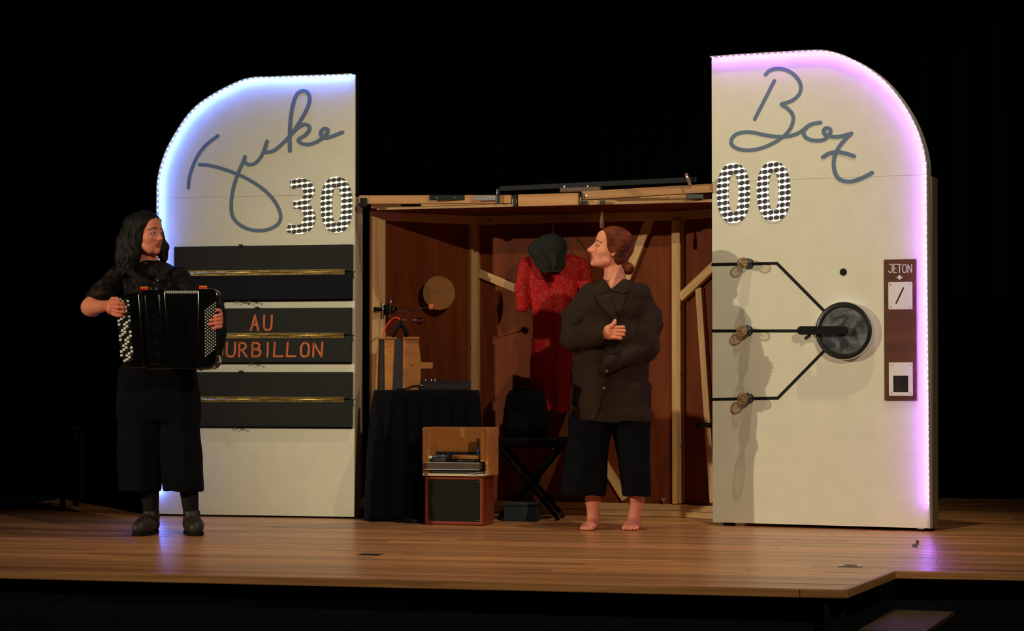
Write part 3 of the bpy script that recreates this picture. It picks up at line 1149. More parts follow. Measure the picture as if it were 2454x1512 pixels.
lathe('hub', [(0.022, 0), (0.022, 0.026), (0.019, 0.034), (0, 0.036)], BLACKM, dial, Matrix.Translation((0.006, -0.046, 0)) @ RX, 28)
kx, kz = RP.uv(1936, 808, -0.06)
box('stop_peg', (0.030, 0.03, 0.015), (kx - dx, -0.065, kz - dz), BLACKM, dial, (0, -0.65, 0), 0.002)
tube('stop_pin', [(kx - dx + 0.008, -0.06, kz - dz + 0.008), (kx - dx + 0.028, -0.075, kz - dz + 0.022)], 0.005, BLACKM, dial, 8)

# ------------------------------------------------------------------ coin plate
ca, cb = RP.uv(2118, 622, -0.012), RP.uv(2197.5, 960, -0.012)
cx, cz = (ca[0] + cb[0]) / 2, cb[1]
coin = empty('coin_panel', RP.M @ Matrix.Translation((cx, 0, cz)), 'dark brown wooden coin panel lettered JETON with two white plates', 'coin panel')
CW = wood('dark_red_wood', (0.075, 0.024, 0.012), (0.13, 0.045, 0.02), 0.4, 0, 22, 0.06, rnd=False)
Hc = ca[1] - cb[1]
Wc = cb[0] - ca[0]
box('board', (Wc, 0.012, Hc), (0, -0.006, Hc / 2), CW, coin, None, 0.0015)
c8 = lambda x, y: (1900 + x / 3.686, 590 + y / 3.686)
WHITEP = plain('white_plate', (0.72, 0.68, 0.60), 0.45, var=0.03)
q = lambda x, y, off=-0.0125: (RP.uv(*c8(x, y), off)[0] - cx, RP.uv(*c8(x, y), off)[1] - cz)
bm = bmesh.new()
for ch, a, b in (('J', 842, 880), ('E', 891, 917), ('T', 925, 960), ('O', 970, 1003), ('N', 1016, 1050)):
    p0, p1 = q(a, 233), q(b, 160)
    write(bm, ch, p0[0], p1[0], p0[1], p1[1], 0.0042, -0.0132)
pa = [q(x, y) for x, y in ((932, 256), (952, 255), (952, 270), (975, 272), (944, 295), (911, 273), (932, 272))]
bm_prism(bm, pa, -0.0132, -0.0115)
tag(from_bm('lettering', bm, WHITEP, coin), 'white capitals JETON and an arrow pointing down')


def rrect(x0, z0, x1, z1, r, k=5):
    out = []
    for (cx_, cz_, a0) in ((x1 - r, z1 - r, 0), (x0 + r, z1 - r, 90), (x0 + r, z0 + r, 180), (x1 - r, z0 + r, 270)):
        for i in range(k):
            a = math.radians(a0 + 90 * i / (k - 1))
            out.append((cx_ + r * math.cos(a), cz_ + r * math.sin(a)))
    return out


DARKIN = plain('dark_inside', (0.02, 0.016, 0.014), 0.3, var=0.3)
for (x0, y0, x1, y1, kind) in ((846, 315, 1055, 558, 'slot'), (851, 1026, 1058, 1320, 'tray')):
    a, b = q(x0, y1), q(x1, y0)
    if kind == 'slot':
        s0, s1 = q(914, 503), q(979, 368)
        d = np.array(s1) - np.array(s0)
        d = d / np.linalg.norm(d)
        n_ = np.array((-d[1], d[0])) * 0.0042
        hole = []
        for c_, sg in ((np.array(s1), 1), (np.array(s0), -1)):
            for k in range(6):
                t = math.pi * k / 5
                hole.append(tuple(c_ + sg * (-n_ * math.cos(t) + d * 0.0042 * math.sin(t))))
        po = prism('plate', rrect(a[0], a[1], b[0], b[1], 0.004), -0.017, -0.012, WHITEP, coin, None, [hole])
        mid = (np.array(s0) + np.array(s1)) / 2
        box('slot_inside', (0.04, 0.001, 0.05), (mid[0], -0.0125, mid[1]), DARKIN, po, None, 0)
    else:
        h0, h1 = q(889, 1289), q(1021, 1143)
        po = prism('plate', rrect(a[0], a[1], b[0], b[1], 0.004), -0.017, -0.012, WHITEP, coin, None, [rrect(h0[0], h0[1], h1[0], h1[1], 0.003)])
        ww, hh = h1[0] - h0[0], h1[1] - h0[1]
        box('tray_inside', (ww + 0.002, 0.001, hh + 0.002), (h0[0] + ww / 2, -0.0126, h0[1] + hh / 2), DARKIN, po, None, 0)
        box('tray_divider', (0.003, 0.003, hh), (h0[0] + ww * 0.3, -0.0142, h0[1] + hh / 2), plain('smoked_plastic', (0.06, 0.05, 0.045), 0.25), po, None, 0.0005)
    for sx in (0.1, 0.9):
        for sz in (0.08, 0.92):
            lathe('screw', [(0, 0.0008), (0.0028, 0.0006), (0.003, -0.001)], plain('dark_screw', (0.05, 0.03, 0.02), 0.4, metal=0.6), po, Matrix.Translation((a[0] + (b[0] - a[0]) * sx, -0.017, a[1] + (b[1] - a[1]) * sz)) @ RX, 10)
for sx, sz in ((0.08, 0.025), (0.92, 0.025), (0.08, 0.975), (0.92, 0.975)):
    lathe('screw', [(0, 0.0008), (0.0032, 0.0006), (0.0034, -0.001)], MATS['dark_screw'], coin, Matrix.Translation((-Wc / 2 + Wc * sx, -0.012, Hc * sz)) @ RX, 10)
# =================================================================== the plywood cabinet between the doors
BP = Plane(P(1139, 760, 12.86), P(1628, 760, 12.45))
LWg = Plane(P(886, 760, 12.45), P(1137, 760, 12.85))
_e = onz(1705, 1243)
_c = P(1630, 760, 12.45)
_dv = (Vector((_e.x, _e.y, 0)) - Vector((_c.x, _c.y, 0))).normalized()
RWg = Plane((_c.x, _c.y), (_c.x + _dv.x * 0.62, _c.y + _dv.y * 0.62))
cab = empty('plywood_cabinet', Matrix.Translation((BP.A + BP.d * BP.W / 2)), 'open reddish plywood cabinet with pale pine frame, braces and roof between the doors', 'stage prop')
C0 = cab.location.copy()
ZT = 1.752


def on(pl, u, z, off=0.0):
    return pl.A + pl.d * u + pl.n * off + Vector((0, 0, z))


def cb(name, p0, p1, wy, wz, mat=PINE, up=(0, 0, 1), parent=None, bevel=0.0015):
    return beam(name, Vector(p0) - C0, Vector(p1) - C0, wy, wz, mat, parent or cab, up, bevel)


def batten(pl, a, b, width, thick=0.03, name='batten', mat=PINE, off=0.0):
    """timber lying flat on a wall, ends given as (u, z)"""
    return cb(name, on(pl, a[0], a[1], off - thick / 2), on(pl, b[0], b[1], off - thick / 2), width, thick, mat, up=tuple(pl.n))


for nm, pl in (('back_sheet', BP), ('side_sheet', LWg), ('side_sheet', RWg)):
    bm = bmesh.new()
    bm_box(bm, (pl.W, 0.01, ZT), Matrix.Translation((pl.W / 2, 0.005, ZT / 2)), bevel=0.001)
    from_bm(nm, bm, PLY, cab, Matrix.Translation(-C0) @ pl.M)
# back wall frame
hw = 0.045
batten(BP, (0.0, 0.018), (BP.W, 0.018), 0.034, 0.034, 'bottom_rail')
batten(BP, (0.0, 0.055), (BP.W, 0.055), 0.037, 0.030, 'bottom_rail')
batten(BP, (0.0, ZT - 0.025), (BP.W, ZT - 0.025), 0.05, 0.03, 'top_rail')
batten(BP, (0.016, 0.076), (0.016, ZT - 0.052), 0.030, 0.045, 'post')
batten(BP, (BP.W - 0.017, 0.076), (BP.W - 0.017, ZT - 0.052), 0.032, 0.045, 'post')
g = lambda px, py: BP.uv(px, py, -0.03)
batten(BP, g(1146, 654), g(1440, 775), 0.048, 0.028, 'brace')
batten(BP, g(1559, 518), g(1285, 1200), 0.050, 0.028, 'brace')
batten(BP, g(1384, 1010), g(1498, 1196), 0.050, 0.028, 'brace')
# left wing frame
batten(LWg, (0.045, 0.08), (0.045, ZT - 0.05), 0.088, 0.028, 'post')
batten(LWg, (LWg.W - 0.022, 0.08), (LWg.W - 0.022, ZT - 0.05), 0.042, 0.030, 'post')
batten(LWg, (0, ZT - 0.025), (LWg.W, ZT - 0.025), 0.05, 0.03, 'top_rail')
batten(LWg, (0, 0.04), (LWg.W, 0.04), 0.07, 0.03, 'bottom_rail')
# right wing frame
batten(RWg, (0.018, 0.08), (0.018, ZT - 0.05), 0.036, 0.045, 'post')
batten(RWg, (RWg.W - 0.02, 0.08), (RWg.W - 0.02, ZT - 0.05), 0.036, 0.03, 'post')
batten(RWg, (0, 0.018), (RWg.W, 0.018), 0.034, 0.034, 'bottom_rail')
batten(RWg, (0, 0.055), (RWg.W, 0.055), 0.037, 0.030, 'bottom_rail')
batten(RWg, (0, ZT - 0.025), (RWg.W, ZT - 0.025), 0.05, 0.03, 'top_rail')
g = lambda px, py: RWg.uv(px, py, -0.03)
batten(RWg, g(1632, 713), g(1730, 620), 0.050, 0.030, 'brace', PINE, -0.012)
batten(RWg, g(1672, 690), g(1707, 1205), 0.045, 0.028, 'brace')
# roof sheet with its pale front edge
Rf0, Rf1 = P(905, 501, 12.33), P(1711, 482.5, 11.76)
zr = 1.742
roof_xy = [(Rf0.x, Rf0.y), (Rf1.x, Rf1.y), tuple(on(RWg, RWg.W * 0.8, 0).xy), tuple(on(BP, BP.W, 0, 0.01).xy), tuple(on(BP, 0, 0, 0.01).xy), tuple(on(LWg, 0.0, 0, 0.01).xy)]
bm = bmesh.new()
va = [bm.verts.new((p[0] - C0.x, p[1] - C0.y, ZT + 0.001)) for p in roof_xy]
vb = [bm.verts.new((p[0] - C0.x, p[1] - C0.y, ZT + 0.013)) for p in roof_xy]
bm.faces.new(va)
bm.faces.new(vb)
for i in range(len(va)):
    bm.faces.new((va[i], va[(i + 1) % len(va)], vb[(i + 1) % len(va)], vb[i]))
from_bm('roof_sheet', bm, PLY, cab)
fd = (Vector((Rf1.x, Rf1.y, 0)) - Vector((Rf0.x, Rf0.y, 0))).normalized()
fn = Vector((-fd.y, fd.x, 0))
a0 = Vector((Rf0.x, Rf0.y, ZT + 0.006)) - fn * 0.004
a1 = Vector((Rf1.x, Rf1.y, ZT + 0.006)) - fn * 0.004
cb('roof_edge', a0, a1, 0.01, 0.016, PINE)
cb('roof_rib', a0 + fn * 0.2 + fd * 0.2 + Vector((0, 0, 0.03)), a1 + fn * 0.2 - fd * 0.05 + Vector((0, 0, 0.03)), 0.04, 0.044, PINE)
# hinged front beams
OPINE = wood('orange_pine', (0.42, 0.185, 0.062), (0.60, 0.31, 0.12), 0.55, 0, 30, 0.05, knots=7.0)
bl0, bl1 = P(863, 479, 12.28), P(1226, 478, 12.10)
cb('front_beam', bl0, bl1, 0.045, 0.047, OPINE)
br0, br1 = P(1397, 469.5, 11.97), P(1709, 451, 11.745)
cb('front_beam', br0, br1, 0.045, 0.046, OPINE)
bk0 = P(1244, 481, 12.07)
bk1 = bk0 + fd * 0.345
bk1.z = bk0.z
cb('front_block', bk0, bk1, 0.045, 0.066, OPINE)
cb('front_beam', P(890, 489, 12.34), P(960, 489, 12.33), 0.03, 0.05, OPINE)
# metalwork on the beams
hw_ = lambda nm, px0, px1, py0, py1, Y, m=BLACKM, th=0.006: cb(nm, P(px0, (py0 + py1) / 2, Y), P(px1, (py0 + py1) / 2, Y), th, (py1 - py0) * Y / F, m)
hw_('flat_bracket', 1029, 1134, 467, 480, 12.135)
hw_('flat_bracket', 1133, 1189, 468, 480.5, 12.085, STEEL)
hw_('hinge', 1230, 1237, 467, 496, 12.065, BLACKM, 0.03)
hw_('hinge', 1238, 1243, 467, 496, 12.07, BLACKM, 0.012)
hw_('hinge', 1392.5, 1396.5, 462, 492, 11.95, BLACKM, 0.03)
hw_('hinge', 1397, 1408, 482, 492, 11.96, BLACKM, 0.012)
hw_('hinge', 863, 879, 474, 497, 12.245, BLACKM, 0.012)
hw_('hinge', 858, 880, 487, 495, 12.235, BLACKM, 0.008)
hw_('catch', 1645, 1684, 466, 477, 11.77, BLACKM, 0.05)
hw_('catch', 1437, 1450, 481, 489, 11.90, BLACKM, 0.03)


def bolt(px, py0, py1, Y, r=0.006, m=STEEL):
    p = P(px, py1, Y)
    h = (py1 - py0) * Y / F
    lathe('bolt', [(0, 0), (r, 0), (r, h * 0.55), (r * 0.55, h * 0.6), (r * 0.55, h * 0.95), (0, h)], m, cab, Matrix.Translation(p - C0), 12)


p = P(1193, 487, 12.075)
lathe('bolt', [(0.006, 0), (0.0095, 0.0), (0.0095, 0.045), (0.012, 0.046), (0.012, 0.054), (0.0075, 0.055), (0.0075, 0.070), (0.0115, 0.071), (0.0115, 0.080), (0, 0.082)], BLACKM, cab, Matrix.Translation(p - C0), 16)
lathe('nut', [(0.006, 0.0535), (0.0125, 0.0535), (0.0125, 0.059), (0.0085, 0.060), (0.0085, 0.071), (0.006, 0.071)], CHROME, cab, Matrix.Translation(p - C0), 16)
cb('top_plate', P(1345, 456, 12.03), P(1440, 453, 11.95), 0.05, 0.024, wood('brown_plate', (0.09, 0.05, 0.03), (0.14, 0.08, 0.05), 0.5))
for px, py0, py1, Y in ((1353, 444, 452, 12.02), (1385, 448, 452, 11.99), (1409, 443, 451, 11.97), (1437, 441, 450, 11.95)):
    bolt(px, py0, py1, Y)
ab0, ab1 = P(1197, 463, 12.08), P(1668, 424, 11.42)
abz = 1.853
ab0 = P(1197, 458, 12.25)
ab1 = P(1669, 424, 11.66)
ab0.z = ab1.z = (ab0.z + ab1.z) / 2
cb('steel_arm', ab0, ab1, 0.006, 0.028, plain('painted_steel_arm', (0.008, 0.008, 0.008), 0.6, spec=0.2))
cb('prop_stick', P(1644, 416, 11.65), P(1654, 444, 11.66), 0.012, 0.014, wood('brown_stick', (0.20, 0.11, 0.06), (0.3, 0.17, 0.09), 0.5))
lathe('bolt', [(0, 0), (0.007, 0), (0.0062, 0.004), (0, 0.005)], STEEL, cab, Matrix.Translation(P(1645.5, 424.5, 11.64) - C0) @ RX, 14)
lathe('bolt', [(0, 0), (0.008, 0), (0.0072, 0.004), (0, 0.005)], STEEL, cab, Matrix.Translation(P(1404, 470, 11.94) - C0) @ RX, 14)
for px, py in ((1046, 474), (1089, 473.5), (1130, 474), (1171, 474)):
    lathe('screw', [(0, 0), (0.0045, 0), (0.004, 0.002), (0, 0.0024)], STEEL, cab, Matrix.Translation(P(px, py, 12.13 if px < 1150 else 12.08) - C0) @ RX, 10)
# wing bolt on the bottom rail, clamp lever on the right wing
p = on(BP, *BP.uv(1591, 1201, -0.04), -0.045)
bm = bmesh.new()
bm_tube(bm, [(0, 0, -0.01), (0, 0, 0.012)], 0.005, 8)
bm_tube(bm, [(0.004, 0, 0.008), (0.014, 0, 0.026)], [0.005, 0.003], 6)
bm_tube(bm, [(-0.004, 0, 0.008), (-0.014, 0, 0.026)], [0.005, 0.003], 6)
from_bm('wing_bolt', bm, STEEL, cab, Matrix.Translation(p - C0), True)
u, z = RWg.uv(1690, 1018, -0.06)
bm = bmesh.new()
bm_tube(bm, [on(RWg, u - 0.06, z - 0.006, -0.07) - C0, on(RWg, u - 0.02, z, -0.06) - C0, on(RWg, u + 0.06, z, -0.045) - C0], [0.009, 0.012, 0.014], 10)
bm_tube(bm, [on(RWg, u + 0.055, z + 0.004, -0.05) - C0, on(RWg, u + 0.05, z + 0.10, -0.04) - C0], [0.012, 0.016], 10)
from_bm('clamp_lever', bm, RUBBER, cab, None, True)

# ------------------------------------------------------------------ things on the left wing
def wing_at(px, py, off):
    u, z = LWg.uv(px, py, off)
    return on(LWg, u, z, off)


dc = wing_at(1052, 702, -0.11)
disc = empty('wooden_disc', Matrix.Translation(dc - Vector((0, 0, 0.1))) @ Matrix.Rotation(math.radians(21), 4, 'Z'), 'round orange plywood disc held flat before the left cabinet wall', 'disc')
lathe('plate', [(0, 0.004), (0.0975, 0.004), (0.099, 0.002), (0.099, -0.004), (0, -0.004)], wood('orange_disc_plywood', (0.25, 0.082, 0.011), (0.32, 0.115, 0.017), 0.5, 0, 20, 0.2, rnd=False), disc, Matrix.Translation((0, 0, 0.1)) @ RX, 56)
lathe('centre_screw', [(0, 0.0055), (0.0028, 0.005), (0.003, 0.003)], MATS['dark_screw'], disc, Matrix.Translation((0, 0, 0.1)) @ RX, 10)
tube('spindle', [(0, 0.002, 0.1), (-0.045, 0.10, 0.1)], 0.006, BLACKM, disc, 8)
# clamp on the wing post
cp = wing_at(931, 741, -0.05)
clm = empty('screw_clamp', Matrix.Translation(cp), 'small black screw clamp with two bright upright bars on the wing post', 'clamp')
wl = lambda px, py, off=-0.05: wing_at(px, py, off) - cp
tube('spindle', [wl(898, 741), wl(905, 741), wl(950, 740)], [0.014, 0.011, 0.011], RUBBER, clm, 12)
tube('bar', [wl(917, 722, -.06), wl(918, 764, -.06)], 0.005, STEEL, clm, 8)
tube('bar', catmull([wl(935, 762, -.06), wl(936, 728, -.06), wl(939, 718, -.06)], 4), 0.0055, CHROME, clm, 8)
bm = bmesh.new()
bm_box(bm, (0.045, 0.05, 0.055), bevel=0.01)
from_bm('jaw', bm, RUBBER, clm, Matrix.Translation(wl(928, 742, -0.035)) @ Matrix.Rotation(LWg.rz, 4, 'Z'))
lathe('nut', [(0, 0), (0.009, 0), (0.009, 0.008), (0, 0.010)], CHROME, clm, Matrix.Translation(wl(941, 741, -0.066)) @ RX, 12)
tube('rod', [wl(928, 745, -0.045), wl(929, 772, -0.045)], 0.004, BLACKM, clm, 8)
# mallet with an orange ball, its shaft held by the clamp
mp0, mp1 = wing_at(935, 752, -0.075), wing_at(1035, 735, -0.24)
mal = empty('mallet', Matrix.Translation(mp0), 'thin dark mallet with a round orange wooden head', 'mallet')
tube('shaft', [Vector(), (mp1 - mp0)], 0.003, BLACKM, mal, 8)
bm = bmesh.new()
bmesh.ops.create_uvsphere(bm, u_segments=20, v_segments=14, radius=0.0195)
from_bm('head', bm, plain('orange_wood_ball', (0.45, 0.11, 0.03), 0.3, var=0.1), mal, Matrix.Translation(mp1 - mp0), True)

# ------------------------------------------------------------------ table under a black cloth
tA, tB = P(898, 937, 12.09), P(1146, 937, 12.09)
tz = (tA.z + tB.z) / 2
td = (Vector((tB.x, tB.y, 0)) - Vector((tA.x, tA.y, 0)))
TW = td.length
td.normalize()
tn = Vector((-td.y, td.x, 0))
tM = Matrix(((td.x, tn.x, 0, (tA.x + tB.x) / 2), (td.y, tn.y, 0, (tA.y + tB.y) / 2), (0, 0, 1, 0), (0, 0, 0, 1)))
TD = 0.24
tab = empty('side_table', tM, 'small table hidden under a black cloth inside the cabinet', 'table')
box('table_top', (TW - 0.01, TD - 0.01, 0.02), (0, TD / 2, tz - 0.016), BLACKP, tab)
for sx in (-1, 1):
    for yy in (0.03, TD - 0.03):
        box('leg', (0.03, 0.03, tz - 0.028), (sx * (TW / 2 - 0.04), yy, (tz - 0.028) / 2 + 0.001), BLACKP, tab)
ring = []
for (x0, y0, x1, y1, n_) in ((-TW / 2, 0, TW / 2, 0, 44), (TW / 2, 0, TW / 2, TD, 18), (TW / 2, TD, -TW / 2, TD, 30), (-TW / 2, TD, -TW / 2, 0, 18)):
    for i in range(n_):
        t = i / n_
        ring.append((x0 + (x1 - x0) * t, y0 + (y1 - y0) * t, (1 if n_ == 18 and x0 > 0 else 0), (y1 - y0), (x1 - x0)))
bm = bmesh.new()
rows = []
for k, t in enumerate((0, 0.012, 0.05, 0.15, 0.3, 0.5, 0.7, 0.85, 0.96, 1.0)):
    row = []
    for i, (x, y, _, dy, dx_) in enumerate(ring):
        nx, ny = (0, -1) if dx_ > 0 else (0, 1) if dx_ < 0 else ((1, 0) if dy > 0 else (-1, 0))
        cornerx = max(0, 1 - abs(abs(x) - TW / 2) / 0.08)
        cornery = max(0, 1 - min(abs(y), abs(y - TD)) / 0.08)
        left = 1.0 if x < 0 else 0.25
        fl = (0.004 + 0.042 * t ** 0.7 * (0.35 + 0.65 * left)) if t > 0 else 0
        if ny > 0: fl *= 0.2
        if nx > 0: fl *= 0.25
        fold = 0.014 * min(1, t * 3) * math.sin(i * 0.95 + 0.6 * math.sin(i * 0.37)) * (1 if ny <= 0 else 0.3)
        vx = x + nx * (fl + fold) + (math.copysign(0.02, x) * cornerx * t * left if ny else 0)
        vy = y + ny * (fl + fold) + ((-0.03 * cornery * t) if (nx and y < TD / 2) else 0)
        z = tz - t * (tz - 0.004) + (0.002 if t == 0 else 0)
        row.append(bm.verts.new((vx, vy, z)))
    rows.append(row)
for A, B in zip(rows, rows[1:]):
    for i in range(len(ring)):
        k = (i + 1) % len(ring)
        bm.faces.new((A[i], A[k], B[k], B[i]))
bm.faces.new(rows[0])
o = from_bm('black_tablecloth', bm, CLOTH, None, tM, True)
tag(o, 'black cloth draped over the side table down to the stage', 'tablecloth')
sm = o.modifiers.new('thick', 'SOLIDIFY')
sm.thickness = 0.003
sm.offset = 1

# wooden box with a bellows on the table
TI = tM.inverted()
TY = 12.16
tl = lambda px, py, Y=TY: TI @ P(px, py, Y)
wbM = tM @ Matrix.Translation((tl(955, 937).x, 0.10, tz + 0.006))
wb = empty('wooden_box', wbM, 'orange plywood box with a dark bellows gap standing on the black cloth', 'box')
WI = wbM.inverted()
wp = lambda px, py, Y: WI @ P(px, py, Y)
def wboard(nm, pts, Y, th, mat=BIRCH):
    ol = []
    for p in pts:
        q_ = wp(p[0], p[1], Y)
        ol.append((q_.x, max(q_.z, 0.0) if p[1] > 930 else q_.z))
    yy = wp(960, 870, Y).y
    return prism(nm, ol, yy, yy + th, mat, wb)
wboard('front_board', [(965, 940), (1007, 940), (1009, 868), (1002, 809), (966, 809)], 12.14, 0.012)
wboard('back_board', [(922, 940), (946, 940), (950, 809), (921, 809)], 12.16, 0.012)
wboard('end_board', [(899, 940), (904, 940), (908, 812), (904, 812)], 12.17, 0.10)
wboard('top_strip', [(966, 812), (1005, 812), (1005, 807), (966, 807)], 12.13, 0.03)
wboard('top_strip', [(921, 812), (950, 812), (950, 807), (921, 807)], 12.15, 0.03)
wboard('peg', [(1006, 883), (1037, 883), (1037, 868), (1006, 868)], 12.16, 0.02)
wboard('bellows', [(941, 940), (966, 940), (966, 811), (946, 811)], 12.152, 0.03, plain('dark_bellows', (0.014, 0.010, 0.016), 0.7))
wboard('dark_inside', [(903, 940), (924, 940), (924, 812), (906, 812)], 12.18, 0.02, plain('dark_brown_inside', (0.03, 0.016, 0.008), 0.6))
for px, py in ((988, 875), (935, 843)):
    q_ = wp(px, py, 12.14 if px > 950 else 12.16)
    lathe('screw', [(0, 0.0015), (0.0035, 0.001), (0.0035, -0.001)], MATS['dark_screw'], wb, Matrix.Translation(q_) @ RX, 10)
tube('red_cable', catmull([wp(px, py, 12.14) for px, py in ((917, 811), (919, 797), (925, 783), (935, 769), (945, 762), (953, 762), (960, 767))], 5), 0.0042, plain('red_cable', (0.75, 0.03, 0.01), 0.35), wb, 8)
# spring clamp on the box
sc0 = P(962, 806, 12.14)
sp_ = empty('spring_clamp', Matrix.Translation(sc0), 'black spring clamp standing open on top of the wooden box', 'clamp')
s_ = lambda px, py, Y=12.14: P(px, py, Y) - sc0
tube('jaw', [s_(942, 808), s_(950, 787), s_(958, 780)], [0.007, 0.011, 0.013], RUBBER, sp_, 8)
tube('jaw', [s_(974, 808), s_(974, 794), s_(966, 782)], [0.012, 0.013, 0.013], RUBBER, sp_, 8)
tube('handle', [s_(960, 784), s_(962, 774), s_(959, 765)], [0.014, 0.010, 0.006], RUBBER, sp_, 8)
scd = empty('screwdriver', Matrix.Translation(P(962, 768, 12.13)), 'screwdriver with bright shaft and dark red grip above the wooden box', 'screwdriver')
k0 = P(962, 768, 12.13)
tube('blade', [P(959, 766, 12.13) - k0, P(988, 768, 12.17) - k0], 0.0026, CHROME, scd, 8)
tube('grip', [P(986, 767, 12.17) - k0, P(990, 768, 12.17) - k0, P(1022, 770, 12.21) - k0], [0.005, 0.009, 0.010], plain('dark_red_grip', (0.10, 0.012, 0.01), 0.4), scd, 10)
# mixer with knobs and a jack lead
mx0 = tl(1066, 937, 12.10)
mx = empty('mixer', tM @ Matrix.Translation((mx0.x, 0.07, tz + 0.006)), 'small black sound mixer with bright knob tops on the black cloth', 'mixer')
wmx = (1130 - 1008) * 12.12 / F
bm = bmesh.new()
ol = [(-0.035, 0), (0.075, 0), (0.075, 0.054), (0.055, 0.06), (-0.035, 0.035)]
va = [bm.verts.new((-wmx / 2, p[0], p[1])) for p in ol]
vb = [bm.verts.new((wmx / 2, p[0], p[1] * 0.85)) for p in ol]
bm.faces.new(va)
bm.faces.new(vb)
for i in range(5):
    bm.faces.new((va[i], va[(i + 1) % 5], vb[(i + 1) % 5], vb[i]))
bmesh.ops.bevel(bm, geom=bm.edges[:], offset=0.003, segments=2, affect='EDGES')
from_bm('case', bm, plain('black_plastic', (0.014, 0.014, 0.016), 0.4), mx)
for i in range(6):
    lathe('knob', [(0.004, 0.0), (0.0045, 0.012), (0.003, 0.016), (0, 0.016)], STEEL if i % 2 else BLACKM, mx, Matrix.Translation((-wmx / 2 + 0.02 + i * 0.011 + (0.01 if i > 2 else 0), 0.02 + 0.012 * (i % 2), 0.044)), 10)
jk0 = tl(1003, 926, 12.10)
lead = empty('jack_lead', tM @ Matrix.Translation((jk0.x, 0.03, tz + 0.006)), 'black lead with bright jack plug beside the mixer', 'cable')
tube('plug', [(0.0, 0, 0.024), (0.012, 0, 0.025), (0.03, 0, 0.025)], [0.006, 0.005, 0.0035], CHROME, lead, 10)
tube('cord', catmull([(0.0, 0, 0.024), (-0.03, 0.0, 0.022), (-0.06, 0.0, 0.010), (-0.09, 0.0, 0.004), (-0.12, 0.02, 0.004)], 5), 0.0042, RUBBER, lead, 8)

# ------------------------------------------------------------------ record player in its wooden case, on a red speaker
f0, f1, f2 = onz(1018, 1257), onz(1157.5, 1260), onz(1194, 1250.5)
ad = (f1 - f0).normalized()
AW = (f1 - f0).length
an = Vector((-ad.y, ad.x, 0))
AD = 0.20
aM = Matrix(((ad.x, an.x, 0, (f0.x + f1.x) / 2), (ad.y, an.y, 0, (f0.y + f1.y) / 2), (0, 0, 1, 0), (0, 0, 0, 1)))
AH = (P(1087, 1141, (f0.y + f1.y) / 2)).z
amp = empty('speaker_cabinet', aM, 'red wooden speaker cabinet with black honeycomb grille under the record player', 'speaker')
REDW = wood('red_brown_wood', (0.16, 0.022, 0.007), (0.25, 0.038, 0.012), 0.35, 0, 20, 0.1, rnd=False, coat=0.3)
bt = 0.018
box('top_board', (AW, AD, bt), (0, AD / 2, AH - bt / 2), REDW, amp, None, 0.005)
box('bottom_board', (AW, AD, bt), (0, AD / 2, bt / 2 + 0.002), REDW, amp, None, 0.005)
for s in (-1, 1):
    box('side_board', (AH - 2 * bt + 0.004, AD, bt), (s * (AW / 2 - bt / 2), AD / 2, AH / 2), REDW, amp, (0, math.pi / 2, 0), 0.004)
box('back_board', (AW - 0.03, 0.01, AH - 0.03), (0, AD - 0.008, AH / 2), BLACKP, amp)


def grille():
    m, nt, b = nodes_of('honeycomb_grille')
    L = nt.links.new
    tc = nt.nodes.new('ShaderNodeTexCoord')
    v = nt.nodes.new('ShaderNodeTexVoronoi')
    v.inputs['Scale'].default_value = 150
    v.inputs['Randomness'].default_value = 0.0
    mp = nt.nodes.new('ShaderNodeMapping')
    mp.inputs['Scale'].default_value = (1, 0, 1)
    mp.inputs['Rotation'].default_value = (0, math.radians(45), 0)
    L(tc.outputs['Object'], mp.inputs[0])
    L(mp.outputs[0], v.inputs['Vector'])
    r = nt.nodes.new('ShaderNodeValToRGB')
    r.color_ramp.elements[0].position = 0.40
    r.color_ramp.elements[1].position = 0.46
    r.color_ramp.elements[0].color = (0.006, 0.006, 0.006, 1)
    r.color_ramp.elements[1].color = (0.028, 0.026, 0.022, 1)
    L(v.outputs['Distance'], r.inputs[0])
    L(r.outputs[0], b.inputs['Base Color'])
    setp(b, Roughness=0.8, Specular_IOR_Level=0.1)
    return m


gr = box('grille', (AW - 2 * bt, 0.004, AH - 2 * bt), (0, 0.008, AH / 2), grille(), amp, None, 0.001)
for sx in (-1, 1):
    for sz in (-1, 1):
        lathe('screw', [(0, 0.002), (0.004, 0.0015), (0.004, 0)], BRASS, gr, Matrix.Translation((sx * (AW / 2 - bt - 0.009), -0.002, sz * (AH / 2 - bt - 0.009))) @ RX, 10)
lathe('speaker_cone', [(0.098, 0.0), (0.090, -0.006), (0.04, -0.05), (0.03, -0.045), (0, -0.04)], plain('dark_cone', (0.02, 0.02, 0.02), 0.6), amp, Matrix.Translation((0, 0.02, AH / 2)) @ RX, 40)
box('maker_plate', (0.018, 0.001, 0.004), (-AW / 2 + 0.03, -0.0004, AH - 0.012), STEEL, amp, None, 0)
for sx in (-1, 1):
    for yy in (0.03, AD - 0.03):
        lathe('foot', [(0, 0), (0.01, 0), (0.01, 0.004), (0, 0.004)], RUBBER, amp, Matrix.Translation((sx * (AW / 2 - 0.03), yy, 0)), 12)
